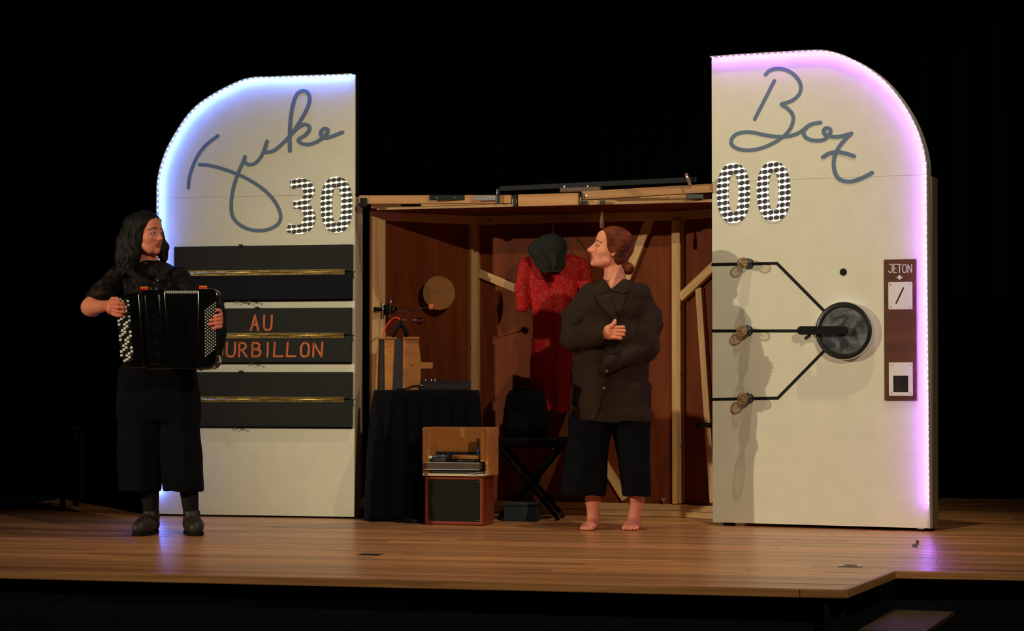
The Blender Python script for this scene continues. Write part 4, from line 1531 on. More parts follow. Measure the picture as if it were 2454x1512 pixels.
# case
AI = aM.inverted()
pl_ = lambda px, py, dy=0.0: AI @ (aM @ Vector((0, dy, 0)) * 0 + P(px, py, (aM @ Vector((0, dy, 0))).y))
x0, x1 = pl_(1004, 1100).x + 0.0, pl_(1176, 1100, 0.0).x
zt_ = pl_(1090, 1025, 0.02).z
zb_ = AH + 0.001
rec = empty('record_player', aM @ Matrix.Translation(((x0 + x1) / 2, 0.0, zb_)), 'record player with bright trim lines inside an open orange plywood case', 'record player')
RW_ = x1 - x0
RH = zt_ - zb_
RDp = 0.215
box('case_base', (RW_ * 0.94, RDp, 0.013), (-0.004, RDp / 2 - 0.02, 0.0065), PALEP, rec)
box('case_side', (RDp - 0.03, 0.018, RH), (-RW_ / 2 + 0.009, RDp / 2 + 0.0, RH / 2 + 0.001), BIRCH, rec, (0, 0, math.pi / 2))
box('case_side', (RDp - 0.03, 0.018, RH), (RW_ / 2 - 0.009, RDp / 2 + 0.0, RH / 2 + 0.001), BIRCH, rec, (0, 0, math.pi / 2))
box('case_back', (RW_ - 0.036, 0.012, RH * 0.92), (0, RDp - 0.02, RH * 0.54), BIRCH, rec)
box('case_post', (RH * 0.70, 0.022, 0.024), (RW_ / 2 - 0.032, 0.02, RH * 0.65), BIRCH, rec, (0, math.pi / 2, 0))
box('case_post', (RH * 0.98, 0.03, 0.040), (-RW_ / 2 + 0.022, 0.012, RH * 0.5 + 0.001), BIRCH, rec, (0, math.pi / 2, 0))
PW = RW_ * 0.87
pcx = -0.012
GREYP = plain('grey_brown_plinth', (0.085, 0.052, 0.040), 0.35, var=0.1)
box('plinth', (PW, RDp - 0.04, 0.038), (pcx, RDp / 2 - 0.04, 0.054), GREYP, rec, None, 0.003)
box('plinth_base', (PW * 0.96, RDp - 0.06, 0.022), (pcx, RDp / 2 - 0.03, 0.0245), BLACKP, rec, None, 0.003)
box('trim_line', (PW * 0.99, 0.003, 0.0028), (pcx, -0.0225, 0.0725), TRIM, rec, None, 0.0004)
box('trim_line', (PW * 0.99, 0.003, 0.0028), (pcx, -0.0225, 0.0355), TRIM, rec, None, 0.0004)
lathe('platter', [(0, 0.0735), (0.095, 0.0735), (0.105, 0.078), (0.107, 0.083), (0.107, 0.087), (0, 0.088)], plain('dark_platter', (0.09, 0.085, 0.08), 0.2, metal=0.8), rec, Matrix.Translation((0.055, 0.09, 0.002)), 48)
lathe('wooden_plate', [(0, 0.088), (0.094, 0.088), (0.096, 0.090), (0.096, 0.104), (0.094, 0.106), (0, 0.106)], BIRCH, rec, Matrix.Translation((0.055, 0.09, 0.003)), 48)
arm = tube('tone_arm', [(-PW / 2 + 0.02, 0.01, 0.098), (-PW / 2 + 0.06, 0.012, 0.104), (-PW / 2 + 0.12, 0.02, 0.106)], [0.007, 0.010, 0.006], plain('dark_arm', (0.05, 0.05, 0.055), 0.3), rec, 10)
box('head_shell', (0.022, 0.016, 0.014), (-PW / 2 + 0.022, 0.004, 0.100), TRIM, arm, None, 0.002)
box('arm_rest', (0.09, 0.06, 0.03), (-PW / 2 + 0.065, 0.04, 0.086), BLACKP, rec, None, 0.006)
box('rear_shelf', (RW_ - 0.05, 0.02, 0.04), (0, RDp - 0.045, 0.105), BLACKP, rec)
bl = pl_(1150, 1063, 0.03)
bz0 = 0.105
tube('blue_stick', [(bl.x - (x0 + x1) / 2, 0.03, bz0), (bl.x - (x0 + x1) / 2, 0.03, bz0 + 0.05)], [0.007, 0.006], plain('blue_plastic', (0.02, 0.10, 0.35), 0.3), rec, 10)
tube('blue_stick', [(bl.x - (x0 + x1) / 2, 0.03, bz0 + 0.05), (bl.x - (x0 + x1) / 2, 0.03, bz0 + 0.10)], [0.006, 0.0055], plain('dark_stick', (0.03, 0.03, 0.035), 0.3), rec, 10)
for dx2 in (0.012, 0.023):
    lathe('hole', [(0, 0.001), (0.0035, 0.001), (0.0035, -0.001)], BLACKM, rec, Matrix.Translation((-RW_ / 2 * 0.94 + dx2, -0.0195, 0.0065)) @ RX, 12)
tube('loose_lead', catmull([(RW_ / 2 - 0.10, -0.028, 0.014), (RW_ / 2 - 0.05, -0.035, 0.020), (RW_ / 2 + 0.018, -0.03, 0.026), (RW_ / 2 + 0.0, -0.034, 0.010), (RW_ / 2 - 0.06, -0.036, 0.008), (RW_ / 2 - 0.09, -0.03, 0.016)], 6), 0.002, plain('grey_lead', (0.3, 0.28, 0.22), 0.5), rec, 6)

# tangle of black cable on the stage beside the speaker
o0 = onz(985, 1252)
bm = bmesh.new()
pts = []
for i in range(60):
    a = i * 0.55
    pts.append((0.085 * math.cos(a) * (0.6 + 0.4 * math.sin(i * 0.31)), 0.05 * math.sin(a) * (0.7 + 0.3 * math.cos(i * 0.2)) + 0.0, 0.006 + 0.004 * (i // 12) + 0.004 * math.sin(i)))
bm_tube(bm, catmull(pts, 3), 0.0045, 7)
o = from_bm('cable_coil', bm, plain('shiny_black_cable', (0.008, 0.008, 0.009), 0.2), None, Matrix.Translation(o0), True)
tag(o, 'loose coil of shiny black cable on the stage beside the red speaker', 'cable')

# blue-green box on the stage
g0, g1 = onz(1207, 1249), onz(1287, 1250)
gd = (g1 - g0).normalized()
gn = Vector((-gd.y, gd.x, 0))
gM = Matrix(((gd.x, gn.x, 0, (g0.x + g1.x) / 2), (gd.y, gn.y, 0, (g0.y + g1.y) / 2), (0, 0, 1, 0), (0, 0, 0, 1)))
gw = (g1 - g0).length
gb = empty('storage_box', gM, 'dark teal box with a lid lying on the stage beside the speaker', 'box')
TEAL = plain('dark_teal', (0.007, 0.020, 0.025), 0.6, var=0.15)
box('body', (gw, 0.14, 0.086), (0, 0.07, 0.043), TEAL, gb, None, 0.003)
box('lid', (gw + 0.006, 0.146, 0.016), (0, 0.07, 0.095), TEAL, gb, None, 0.003)
box('lid_edge', (gw * 0.42, 0.002, 0.002), (-gw * 0.25, -0.0032, 0.1025), STEEL, gb, None, 0)

# black folding stool with a black bag on it, in the dark of the cabinet
q0, q1 = P(1186, 1060, 12.21), P(1352, 1060, 12.18)
qz = (q0.z + q1.z) / 2
qc = (q0 + q1) / 2
qw = (q1 - q0).length
stl = empty('folding_stool', Matrix.Translation((qc.x, qc.y, 0)) @ Matrix.Rotation(-0.15, 4, 'Z'), 'black padded folding stool with crossed legs before the hanging dress', 'stool')
bm = bmesh.new()
bm_box(bm, (qw, 0.26, 0.055), bevel=0.016)
from_bm('seat', bm, plain('black_vinyl', (0.0028, 0.0028, 0.0028), 0.7, spec=0.08), stl, Matrix.Translation((0, 0.08, qz)), True)
for yy in (-0.03, 0.19):
    for s in (-1, 1):
        lg = tube('leg', [(s * qw * 0.42, yy + 0.006 * s, qz - 0.03), (-s * qw * 0.42, yy + 0.006 * s, 0.014)], 0.013, plain('matte_black_tube', (0.003, 0.003, 0.003), 0.7, spec=0.08), stl, 10)
        tube('foot', [(-s * qw * 0.42 - 0.0, yy + 0.006 * s - 0.02, 0.013), (-s * qw * 0.42, yy + 0.006 * s + 0.02, 0.013)], 0.0125, RUBBER, lg, 10)
for s in (-1, 1):
    tube('cross_bar', [(s * qw * 0.40, -0.03, 0.03), (s * qw * 0.40, 0.19, 0.03)], 0.010, BLACKM, stl, 8)
bgM = Matrix.Translation((qc.x - 0.02, qc.y + 0.09, qz + 0.026)) @ Matrix.Rotation(-0.2, 4, 'Z')
bag = empty('soft_bag', bgM, 'slumped black cloth bag standing on the folding stool', 'bag')
bm = bmesh.new()
bmesh.ops.create_grid(bm, x_segments=1, y_segments=1, size=0.1)
bm.clear()
rows = []
for k, (zz, wx, wy) in enumerate(((0.0, 0.10, 0.075), (0.01, 0.115, 0.085), (0.08, 0.118, 0.088), (0.17, 0.105, 0.07), (0.24, 0.10, 0.045), (0.265, 0.085, 0.02))):
    rows.append([bm.verts.new((wx * math.copysign(abs(math.cos(a)) ** 0.6, math.cos(a)) + 0.02 * math.sin(zz * 9) * math.sin(a * 3), wy * math.copysign(abs(math.sin(a)) ** 0.6, math.sin(a)), zz + 0.01 * math.sin(a * 2 + k) * (k > 1))) for a in np.linspace(0, 2 * math.pi, 24, endpoint=False)])
for A, B in zip(rows, rows[1:]):
    for i in range(24):
        bm.faces.new((A[i], A[(i + 1) % 24], B[(i + 1) % 24], B[i]))
bm.faces.new(rows[0][::-1])
bm.faces.new(rows[-1])
from_bm('body', bm, CLOTH, bag, None, True)
tube('strap', catmull([(-0.06, -0.02, 0.25), (-0.05, -0.03, 0.29), (0.0, -0.035, 0.305), (0.05, -0.03, 0.29), (0.06, -0.02, 0.25)], 5), 0.007, CLOTH, bag, 8)

# ------------------------------------------------------------------ small marks on the stage floor
q0 = onz(887, 1329)
o = box('black_tape_mark', (0.10, 0.085, 0.0012), (q0.x, q0.y, 0.0008), TAPE, None, (0, 0, math.atan2(sd.y, sd.x)), 0)
tag(o, 'short black tape mark stuck on the stage boards', 'tape')
q0 = onz(2038, 1356)
hm = empty('floor_socket', Matrix.Translation((q0.x, q0.y, 0.0)) @ Matrix.Rotation(math.atan2(sd.y, sd.x), 4, 'Z'), 'round black floor socket in a bright metal plate in the stage boards', 'floor socket')
prism('plate', rrect(-0.05, -0.05, 0.05, 0.05, 0.01), 0.0, 0.003, STEEL, hm, Matrix.Rotation(math.pi / 2, 4, 'X'))
lathe('socket', [(0, 0.0045), (0.03, 0.0045), (0.033, 0.003)], BLACKM, hm, None, 24)
q0 = onz(2196, 1309)
kn = empty('door_stop', Matrix.Translation((q0.x, q0.y, 0.0)), 'tiny brown and grey stopper lying on the stage boards', 'stopper')
lathe('cap', [(0, 0.0), (0.012, 0.0), (0.013, 0.006), (0.008, 0.012), (0, 0.013)], plain('grey_rubber', (0.10, 0.09, 0.09), 0.5), kn, Matrix.Translation((-0.008, 0, 0)), 14)
lathe('pin', [(0, -0.008), (0.006, -0.008), (0.007, 0.012), (0, 0.014)], plain('brown_plastic', (0.14, 0.05, 0.03), 0.4), kn, Matrix.Translation((0.005, 0, 0.016)), 12)

# faint black screen frame standing in the dark at the left
fr = empty('screen_frame', Matrix.Translation(onz(172, 1222)), 'black wooden screen frame standing in the dark by the curtain', 'screen')
FY = onz(172, 1222).y
o_ = onz(172, 1222)
fx = lambda px, py: P(px, py, FY) - o_
FRM = plain('dull_black_frame', (0.0025, 0.0025, 0.0025), 0.7, spec=0.1)
beam('upright', fx(182, 1213), fx(182, 1038), 0.03, 0.03, FRM, fr, (0, 1, 0))
beam('upright', fx(188, 1196) + Vector((0, .10, 0)), fx(190, 1030) + Vector((0, .10, 0)), 0.02, 0.02, FRM, fr, (0, 1, 0))
beam('crossbar', fx(147, 1030), fx(192, 1027), 0.03, 0.03, FRM, fr)
beam('crossbar', fx(147, 1044), fx(182, 1043), 0.02, 0.02, FRM, fr)
beam('upright', fx(150, 1218), fx(150, 1030), 0.03, 0.03, FRM, fr, (0, 1, 0))
# =================================================================== soft bodies: distance fields meshed with surface nets
F32 = np.float32


def rc(a, b, ra, rb):
    """tapered capsule"""
    a, b = np.array(a, F32), np.array(b, F32)
    ab = b - a
    L2 = max(float(ab @ ab), 1e-9)

    def f(p):
        t = np.clip(((p - a) @ ab) / L2, 0, 1)
        q = p - a - t[:, None] * ab
        return np.sqrt((q * q).sum(1)) - (ra + (rb - ra) * t)
    return f


def ell(c, r, R=None):
    c, r = np.array(c, F32), np.array(r, F32)
    R = None if R is None else np.array(R.to_3x3(), F32)

    def f(p):
        q = p - c
        if R is not None:
            q = q @ R
        k0 = np.sqrt(((q / r) ** 2).sum(1))
        k1 = np.sqrt(((q / (r * r)) ** 2).sum(1))
        return k0 * (k0 - 1) / np.maximum(k1, 1e-6)
    return f


def rbox(c, h, rad, R=None):
    c, h = np.array(c, F32), np.array(h, F32)
    R = None if R is None else np.array(R.to_3x3(), F32)

    def f(p):
        q = p - c
        if R is not None:
            q = q @ R
        q = np.abs(q) - (h - rad)
        return np.sqrt((np.maximum(q, 0) ** 2).sum(1)) + np.minimum(q.max(1), 0) - rad
    return f


def loft(table, n=2.3, cap=0.0):
    """upright tube of superellipse sections; rows (z, cx, cy, a, b) with z rising"""
    T = np.array(sorted(table), F32)

    def f(p):
        z = p[:, 2]
        cx, cy, a, b = (np.interp(z, T[:, 0], T[:, i]).astype(F32) for i in (1, 2, 3, 4))
        k = (np.abs((p[:, 0] - cx) / a) ** n + np.abs((p[:, 1] - cy) / b) ** n) ** (1 / n)
        d = (k - 1) * np.minimum(a, b)
        e = np.maximum(T[0, 0] - z, z - T[-1, 0])
        if cap:
            return np.where((d > -cap) & (e > -cap), np.sqrt(np.maximum(d + cap, 0) ** 2 + np.maximum(e + cap, 0) ** 2) - cap, np.maximum(d, e))
        return np.maximum(d, e)
    return f


def smin(a, b, k):
    if k <= 0:
        return np.minimum(a, b)
    h = np.maximum(k - np.abs(a - b), 0) / k
    return np.minimum(a, b) - h * h * k * 0.25


def U(fs, k=0.0):
    def f(p):
        d = fs[0](p)
        for g_ in fs[1:]:
            d = smin(d, g_(p), k)
        return d
    return f


def S(a, b, k=0.0):
    return lambda p: -smin(-a(p), b(p), k)


def I(a, b, k=0.0):
    return lambda p: -smin(-a(p), -b(p), k)


def chain(pts, rs):
    return [rc(a, b, ra, rb) for a, b, ra, rb in zip(pts, pts[1:], rs, rs[1:])]


def xf(f, M):
    """field given in its own coordinates, placed by a matrix with even scale"""
    s = M.to_scale()[0]
    Mi = np.array(M.inverted(), F32)
    return lambda p: f(p @ Mi[:3, :3].T + Mi[:3, 3]) * F32(s)


def bd(f, lo, hi, m=0.05):
    """skip a field outside its box (only a safe far distance is returned there)"""
    lo, hi = np.array(lo, F32), np.array(hi, F32)

    def g_(p):
        q = np.maximum(np.maximum(lo - p, p - hi), 0)
        d = np.sqrt((q * q).sum(1)) + F32(0.01)
        near = d < m + 0.01
        if near.any():
            d[near] = f(p[near])
        return d
    return g_


def disp(f, g_):
    return lambda p: f(p) + g_(p)


def waves(p, freq, amp, seed=0):
    r = np.random.RandomState(seed)
    out = np.zeros(len(p), F32)
    for i in range(5):
        v = r.normal(size=3)
        v = v / np.linalg.norm(v) * freq * (0.7 + 0.25 * i)
        out += np.sin(p @ v.astype(F32) + r.uniform(0, 6.28)).astype(F32) / (1 + 0.5 * i)
    return out * F32(amp / 2)


def nets(f, lo, hi, h):
    lo, hi = np.array(lo, F32), np.array(hi, F32)
    B = 8
    nb = np.maximum(1, np.ceil((hi - lo) / (B * h)).astype(int))
    ii = np.stack(np.meshgrid(*[np.arange(n) for n in nb], indexing='ij'), -1).reshape(-1, 3)
    cen = (lo + (ii + 0.5) * B * h).astype(F32)
    keep = np.abs(f(cen)) < B * h * 1.25
    ii = ii[keep]
    off = np.stack(np.meshgrid(*[np.arange(-1, 9)] * 3, indexing='ij'), -1).reshape(-1, 3)
    big = 1 << 20
    VI, VP, Q = [], [], []
    for c0 in range(0, len(ii), 300):
        blk = ii[c0:c0 + 300]
        lat = blk[:, None, :] * B + off[None]
        V = f((lo + lat.reshape(-1, 3) * h).astype(F32)).reshape(len(blk), 10, 10, 10)
        pos = np.zeros((len(blk), 9, 9, 9, 3), F32)
        cnt = np.zeros((len(blk), 9, 9, 9), F32)
        for ax in range(3):
            for du in (0, 1):
                for dv in (0, 1):
                    o = [0, 0, 0]
                    oa = [i for i in range(3) if i != ax]
                    o[oa[0]], o[oa[1]] = du, dv
                    e = list(o)
                    e[ax] = 1
                    a = V[:, o[0]:o[0] + 9, o[1]:o[1] + 9, o[2]:o[2] + 9]
                    b = V[:, e[0]:e[0] + 9, e[1]:e[1] + 9, e[2]:e[2] + 9]
                    m = (a < 0) != (b < 0)
                    t = np.where(m, a / np.where(m, a - b, 1), 0)
                    pos[..., ax] += np.where(m, t, 0)
                    pos[..., oa[0]] += m * du
                    pos[..., oa[1]] += m * dv
                    cnt += m
        mk = cnt > 0
        cell = (blk[:, None, None, None, :] * B + np.stack(np.meshgrid(*[np.arange(-1, 8)] * 3, indexing='ij'), -1)[None])
        gid = ((cell[..., 0] + 8) * big + (cell[..., 1] + 8)) * big + (cell[..., 2] + 8)
        VI.append(gid[mk])
        VP.append(lo + (cell[mk] + pos[mk] / cnt[mk][:, None]) * h)
        for ax in range(3):
            oa = [(ax + 1) % 3, (ax + 2) % 3]
            sl = [slice(1, 9)] * 3
            s2 = list(sl)
            s2[ax] = slice(2, 10)
            a = V[:, sl[0], sl[1], sl[2]]
            b = V[:, s2[0], s2[1], s2[2]]
            m = (a < 0) != (b < 0)
            idx = np.argwhere(m)
            if not len(idx):
                continue
            flip = b[m] < 0
            c = idx[:, 1:] + 1
            def cid(d1, d2):
                cc = c.copy()
                cc[:, oa[0]] -= d1
                cc[:, oa[1]] -= d2
                return gid[idx[:, 0], cc[:, 0], cc[:, 1], cc[:, 2]]
            q = np.stack([cid(0, 0), cid(1, 0), cid(1, 1), cid(0, 1)], 1)
            q[flip] = q[flip][:, ::-1]
            Q.append(q)
    VI = np.concatenate(VI)
    VP = np.concatenate(VP)
    Q = np.concatenate(Q)
    u, first = np.unique(VI, return_index=True)
    return VP[first], np.searchsorted(u, Q)


def field_mesh(name, f, boxes, mat, parent, tone=None, M=None):
    """boxes: (lo, hi, voxel); later boxes are finer and replace the earlier ones inside them"""
    Vs, Qs, n = [], [], 0
    for bi, (lo, hi, h) in enumerate(boxes):
        V, Q = nets(f, lo, hi, h)
        c = V[Q].mean(1)
        ok = np.ones(len(Q), bool)
        for (l2, h2, hh) in boxes[bi + 1:]:
            inside = ((c > np.array(l2) + hh * 0.5) & (c < np.array(h2) - hh * 0.5)).all(1)
            ok &= ~inside
        if bi:
            ok &= ((c > np.array(lo) - 1e-4) & (c < np.array(hi) + 1e-4)).all(1)
        Vs.append(V)
        Qs.append(Q[ok] + n)
        n += len(V)
    V, Q = np.concatenate(Vs), np.concatenate(Qs)
    used = np.unique(Q)
    mp = -np.ones(len(V), int)
    mp[used] = np.arange(len(used))
    V, Q = V[used], mp[Q]
    me = bpy.data.meshes.new(name)
    me.vertices.add(len(V))
    me.vertices.foreach_set('co', V.astype(F32).ravel())
    me.loops.add(len(Q) * 4)
    me.loops.foreach_set('vertex_index', Q.astype(np.int32).ravel())
    me.polygons.add(len(Q))
    me.polygons.foreach_set('loop_start', np.arange(0, len(Q) * 4, 4, dtype=np.int32))
    me.polygons.foreach_set('use_smooth', np.ones(len(Q), bool))
    me.update(calc_edges=True)
    me.validate()
    if tone is not None:
        col = np.ones((len(V), 4), F32)
        col[:, :3] = tone(V.astype(F32))
        at = me.color_attributes.new('tone', 'FLOAT_COLOR', 'POINT')
        at.data.foreach_set('color', col.ravel())
    return mesh_obj(name, me, mat, parent, M)


def surf_y(f, x, z, y0=-0.6, y1=0.4, n=160):
    """first y (coming from the viewer) where the field is entered, for arrays x, z"""
    ys = np.linspace(y0, y1, n).astype(F32)
    out = np.full(len(x), np.nan, F32)
    prev = None
    for y in ys:
        p = np.stack([x, np.full(len(x), y), z], 1).astype(F32)
        d = f(p)
        if prev is not None:
            m = np.isnan(out) & (d < 0)
            t = prev / np.where(m, prev - d, 1)
            out[m] = (y - (1 - t) * (ys[1] - ys[0]))[m]
        prev = d
    return out


def patch(name, f, poly, mat, parent, thick=0.004, lift=0.002, step=0.012, y0=-0.6, smooth_k=0):
    """cloth piece that lies on the front of a field, outline as (x, z)"""
    from mathutils.geometry import delaunay_2d_cdt
    pts = []
    n = len(poly)
    for i in range(n):
        a, b = np.array(poly[i]), np.array(poly[(i + 1) % n])
        k = max(1, int(np.linalg.norm(b - a) / step))
        for j in range(k):
            pts.append(a + (b - a) * j / k)
    nb = len(pts)
    edges = [(i, (i + 1) % nb) for i in range(nb)]
    lo, hi = np.min(pts, 0), np.max(pts, 0)
    for gx in np.arange(lo[0] + step / 2, hi[0], step):
        for gz in np.arange(lo[1] + step / 2, hi[1], step):
            pts.append(np.array((gx, gz)))
    r = delaunay_2d_cdt([Vector(p) for p in pts], edges, [], 1, 1e-6)
    vv, ff = r[0], r[2]
    x = np.array([v[0] for v in vv], F32)
    z = np.array([v[1] for v in vv], F32)
    y = surf_y(f, x, z, y0)
    bad = np.isnan(y)
    if bad.any():
        y[bad] = np.nanmean(y)
    V = [(a, b - lift, c) for a, b, c in zip(x, y, z)]
    used = sorted({i for q in ff for i in q})
    mp = {u: k for k, u in enumerate(used)}
    V = [V[u] for u in used]
    ff = [[mp[i] for i in q] for q in ff]
    me = bpy.data.meshes.new(name)
    me.from_pydata(V, [], [tuple(q) for q in ff])
    me.polygons.foreach_set('use_smooth', [True] * len(me.polygons))
    o = mesh_obj(name, me, mat, parent)
    so = o.modifiers.new('thick', 'SOLIDIFY')
    so.thickness = thick
    so.offset = 0
    return o


def head_field(nl=0.0):
    """face looks along +y, z up, origin between the ears; about life size"""
    skull = U([ell((0, -0.016, 0.045), (0.073, 0.093, 0.085)), ell((0, 0.030, -0.015), (0.060, 0.060, 0.088)), ell((0, 0.036, -0.066), (0.047, 0.046, 0.036))], 0.03)
    face = U([skull, rc((0, 0.074, -0.098), (0, 0.072, -0.094), 0.016, 0.016),
              ell((0.040, 0.052, -0.026), (0.022, 0.022, 0.024)), ell((-0.040, 0.052, -0.026), (0.022, 0.022, 0.024)),
              rc((-0.032, 0.072, 0.026), (0.032, 0.072, 0.026), 0.014, 0.014), ell((0, 0.060, 0.060), (0.052, 0.034, 0.040)),
              rc((0.045, 0.0, -0.065), (0.028, 0.05, -0.09), 0.018, 0.016), rc((-0.045, 0.0, -0.065), (-0.028, 0.05, -0.09), 0.018, 0.016)], 0.022)
    face = S(face, U([ell((0.034, 0.101, 0.004), (0.017, 0.018, 0.0115)), ell((-0.034, 0.101, 0.004), (0.017, 0.018, 0.0115))]), 0.014)
    nose = U([rc((0, 0.078, 0.004), (0, 0.092 + nl * 0.6, -0.028), 0.011, 0.0125), rc((0, 0.084 + nl * 0.5, 0.016), (0, 0.109 + nl, -0.026 - nl * 0.4), 0.0078, 0.0085), rc((0, 0.110 + nl, -0.028 - nl * 0.4), (0, 0.106 + nl, -0.034), 0.0095, 0.009),
              ell((0.0105, 0.100, -0.034), (0.0075, 0.010, 0.0075)), ell((-0.0105, 0.100, -0.034), (0.0075, 0.010, 0.0075)), rc((0, 0.098 + nl * 0.6, -0.037), (0, 0.092, -0.046), 0.006, 0.007)], 0.008)
    lids = U([rc((s * 0.020, 0.083, 0.008), (s * 0.032, 0.0865, 0.0125), 0.0042, 0.0042) for s in (-1, 1)] +
             [rc((s * 0.032, 0.0865, 0.0125), (s * 0.045, 0.076, 0.006), 0.0042, 0.004) for s in (-1, 1)] +
             [rc((s * 0.021, 0.083, -0.002), (s * 0.033, 0.085, -0.0055), 0.0036, 0.0036) for s in (-1, 1)] +
             [rc((s * 0.033, 0.085, -0.0055), (s * 0.045, 0.076, 0.001), 0.0036, 0.0036) for s in (-1, 1)], 0.004)
    lips = U([ell((0, 0.0868, -0.0578), (0.020, 0.0095, 0.0052)), ell((0, 0.0855, -0.0682), (0.018, 0.0095, 0.0058)), ell((0, 0.082, -0.063), (0.024, 0.010, 0.010))], 0.005)
    lips = S(lips, U([rc((s * 0.021, 0.0915, -0.0600), (0, 0.0948, -0.0632), 0.0020, 0.0024) for s in (-1, 1)]), 0.003)
    flank = [rc((s * 0.011, 0.084, 0.004), (s * 0.015, 0.083, -0.022), 0.0085, 0.0105) for s in (-1, 1)]
    face = U([face] + flank, 0.012)
    ears = U([ell((s * 0.074, -0.012, -0.006), (0.007, 0.017, 0.029), Matrix.Rotation(s * 0.35, 3, 'Z') @ Matrix.Rotation(-0.2, 3, 'X')) for s in (-1, 1)])
    ears = S(ears, U([ell((s * 0.084, -0.008, -0.002), (0.008, 0.009, 0.018)) for s in (-1, 1)]), 0.005)
    whole = U([U([U([face, nose], 0.010), lids], 0.005), U([lips], 0), ears], 0.008)
    nar = np.array((1 / 0.945, 1, 1), F32)
    return lambda p: whole(p * nar) * F32(0.96)


def head_tone(q, skin, lipc, brow, blush, bw=0.0044):
    """colour of skin, lips, brows and lashes for points in head coordinates"""
    x, y, z = np.abs(q[:, 0]), q[:, 1], q[:, 2]
    c = np.tile(np.array(skin, F32), (len(q), 1))
    def mix(m, col):
        m = np.clip(m, 0, 1)[:, None]
        return c * (1 - m) + np.array(col, F32) * m
    bl = np.exp(-(((x - 0.042) / 0.02) ** 2 + ((z + 0.03) / 0.018) ** 2)) * (y > 0.03) * 0.55
    c = mix(bl, blush)
    bl = np.exp(-((x / 0.014) ** 2 + ((z + 0.033) / 0.012) ** 2)) * (y > 0.09) * 0.5
    c = mix(bl, blush)
    lm = 1.35 - np.sqrt((x / 0.0225) ** 2 + ((z + 0.063) / 0.0112) ** 2)
    c = mix(lm * 4 * (y > 0.068), lipc)
    arch = 0.0285 + 0.006 * np.clip((x - 0.014) / 0.02, 0, 1) - 0.010 * np.clip((x - 0.034) / 0.016, 0, 1)
    bm_ = (1 - np.abs(z - arch) / bw) * ((x > 0.013) & (x < 0.052) & (y > 0.04))
    c = mix(bm_ * 1.6, brow)
    lash = 1 - np.abs(np.sqrt(((x - 0.0325) / 0.0135) ** 2 + ((z - 0.0032) / 0.0075) ** 2) - 1) / 0.28
    c = mix(lash * ((y > 0.06) & (z > -0.002)) * 0.9, [b_ * 0.5 for b_ in brow])
    return c


def eyes(parent, H, look=(0, 1, 0), iris=(0.05, 0.025, 0.012)):
    for s in (-1, 1):
        bm = bmesh.new()
        bmesh.ops.create_uvsphere(bm, u_segments=28, v_segments=20, radius=0.0128)
        me = bpy.data.meshes.new('eye')
        bm.to_mesh(me)
        bm.free()
        me.polygons.foreach_set('use_smooth', [True] * len(me.polygons))
        V = np.array([v.co[:] for v in me.vertices], F32) / 0.0128
        d = V @ np.array(Vector(look).normalized(), F32)
        col = np.ones((len(V), 4), F32)
        col[:, :3] = (0.62, 0.57, 0.52)
        col[d > 0.86, :3] = iris
        col[d > 0.965, :3] = (0.004, 0.004, 0.004)
        at = me.color_attributes.new('tone', 'FLOAT_COLOR', 'POINT')
        at.data.foreach_set('color', col.ravel())
        mesh_obj('eye', me, vcol('eye_surface', 0.12, 0.6, coat=0.5), parent, H @ Matrix.Translation((s * 0.0310, 0.0735, 0.0032)))
# =================================================================== the two performers
SKIN = vcol('skin', 0.5, 0.35, sss=0.12)
HT, HTR = head_field(), head_field(0.007)
HEADBOX = ((-0.1, -0.13, -0.15), (0.1, 0.14, 0.15))
HT, HTR = bd(HT, *HEADBOX), bd(HTR, *HEADBOX)

# ------------------------------------------------------------------ woman in the brown jacket
YR = 11.42
OR_ = P(1466, 1200, YR)
OR_.z = 0.0
wr = empty('person', Matrix.Translation(OR_), 'barefoot person in an oversized brown corduroy jacket and black cropped trousers, head turned in profile', 'person')


def R(px, py, dy=0.0):
    v = P(px, py, YR + dy) - OR_
    return (v.x, v.y, v.z)


kR = 0.93
HR = Matrix.Translation(Vector(R(1462.5, 599.5, -0.01))) @ Matrix.Rotation(math.radians(94), 4, 'Z') @ Matrix.Rotation(math.radians(15), 4, 'X') @ Matrix.Scale(kR, 4)
HRi = np.array(HR.inverted(), F32)
hd = xf(HTR, HR)
neck = U(chain([R(1474, 622, 0.005), R(1474, 655, 0.01), R(1470, 700, 0.02)], [0.050, 0.050, 0.062]) + [rc(R(1440, 712, 0.0), R(1500, 712, 0.0), 0.05, 0.05)], 0.03)
sterno = U([rc(R(1487, 630, -0.035), R(1462, 690, -0.055), 0.009, 0.011)], 0)
torso = U(chain([R(1468, 710, 0.02), R(1466, 800, 0.02), R(1464, 900, 0.02), R(1464, 960, 0.02)], [0.085, 0.09, 0.085, 0.10]), 0.04)
# right arm with the fist at the lapel
armR = U(chain([R(1405, 720, 0.01), R(1366, 808, -0.04), R(1440, 801, -0.175)], [0.045, 0.042, 0.028]), 0.02)
yk = -0.205
palm = U([rc(R(1440, 801, -0.178), R(1453, 799, -0.188), 0.026, 0.028), ell(R(1463, 797, -0.193), (0.030, 0.020, 0.037)), rc(R(1452, 790, -0.195), R(1463, 783, -0.203), 0.015, 0.013)], 0.018)
fing = []
for i, (py0, py1, L) in enumerate(((784.5, 783.5, 1.0), (792.5, 792.5, 1.06), (800.5, 801.5, 1.0), (808, 810, 0.84))):
    kx = 1471 + (0, 1, 0, -3)[i]
    ex = kx + 23 * L
    fing.append(U(chain([R(kx - 6, py0, -0.200), R(kx + 6, py0, -0.213), R(ex, py1, -0.212), R(ex + 1, py1 + 1, -0.186), R(ex - 13, py1 + 1, -0.172)], [0.0100, 0.0088, 0.0080, 0.0078, 0.0074]), 0.003))
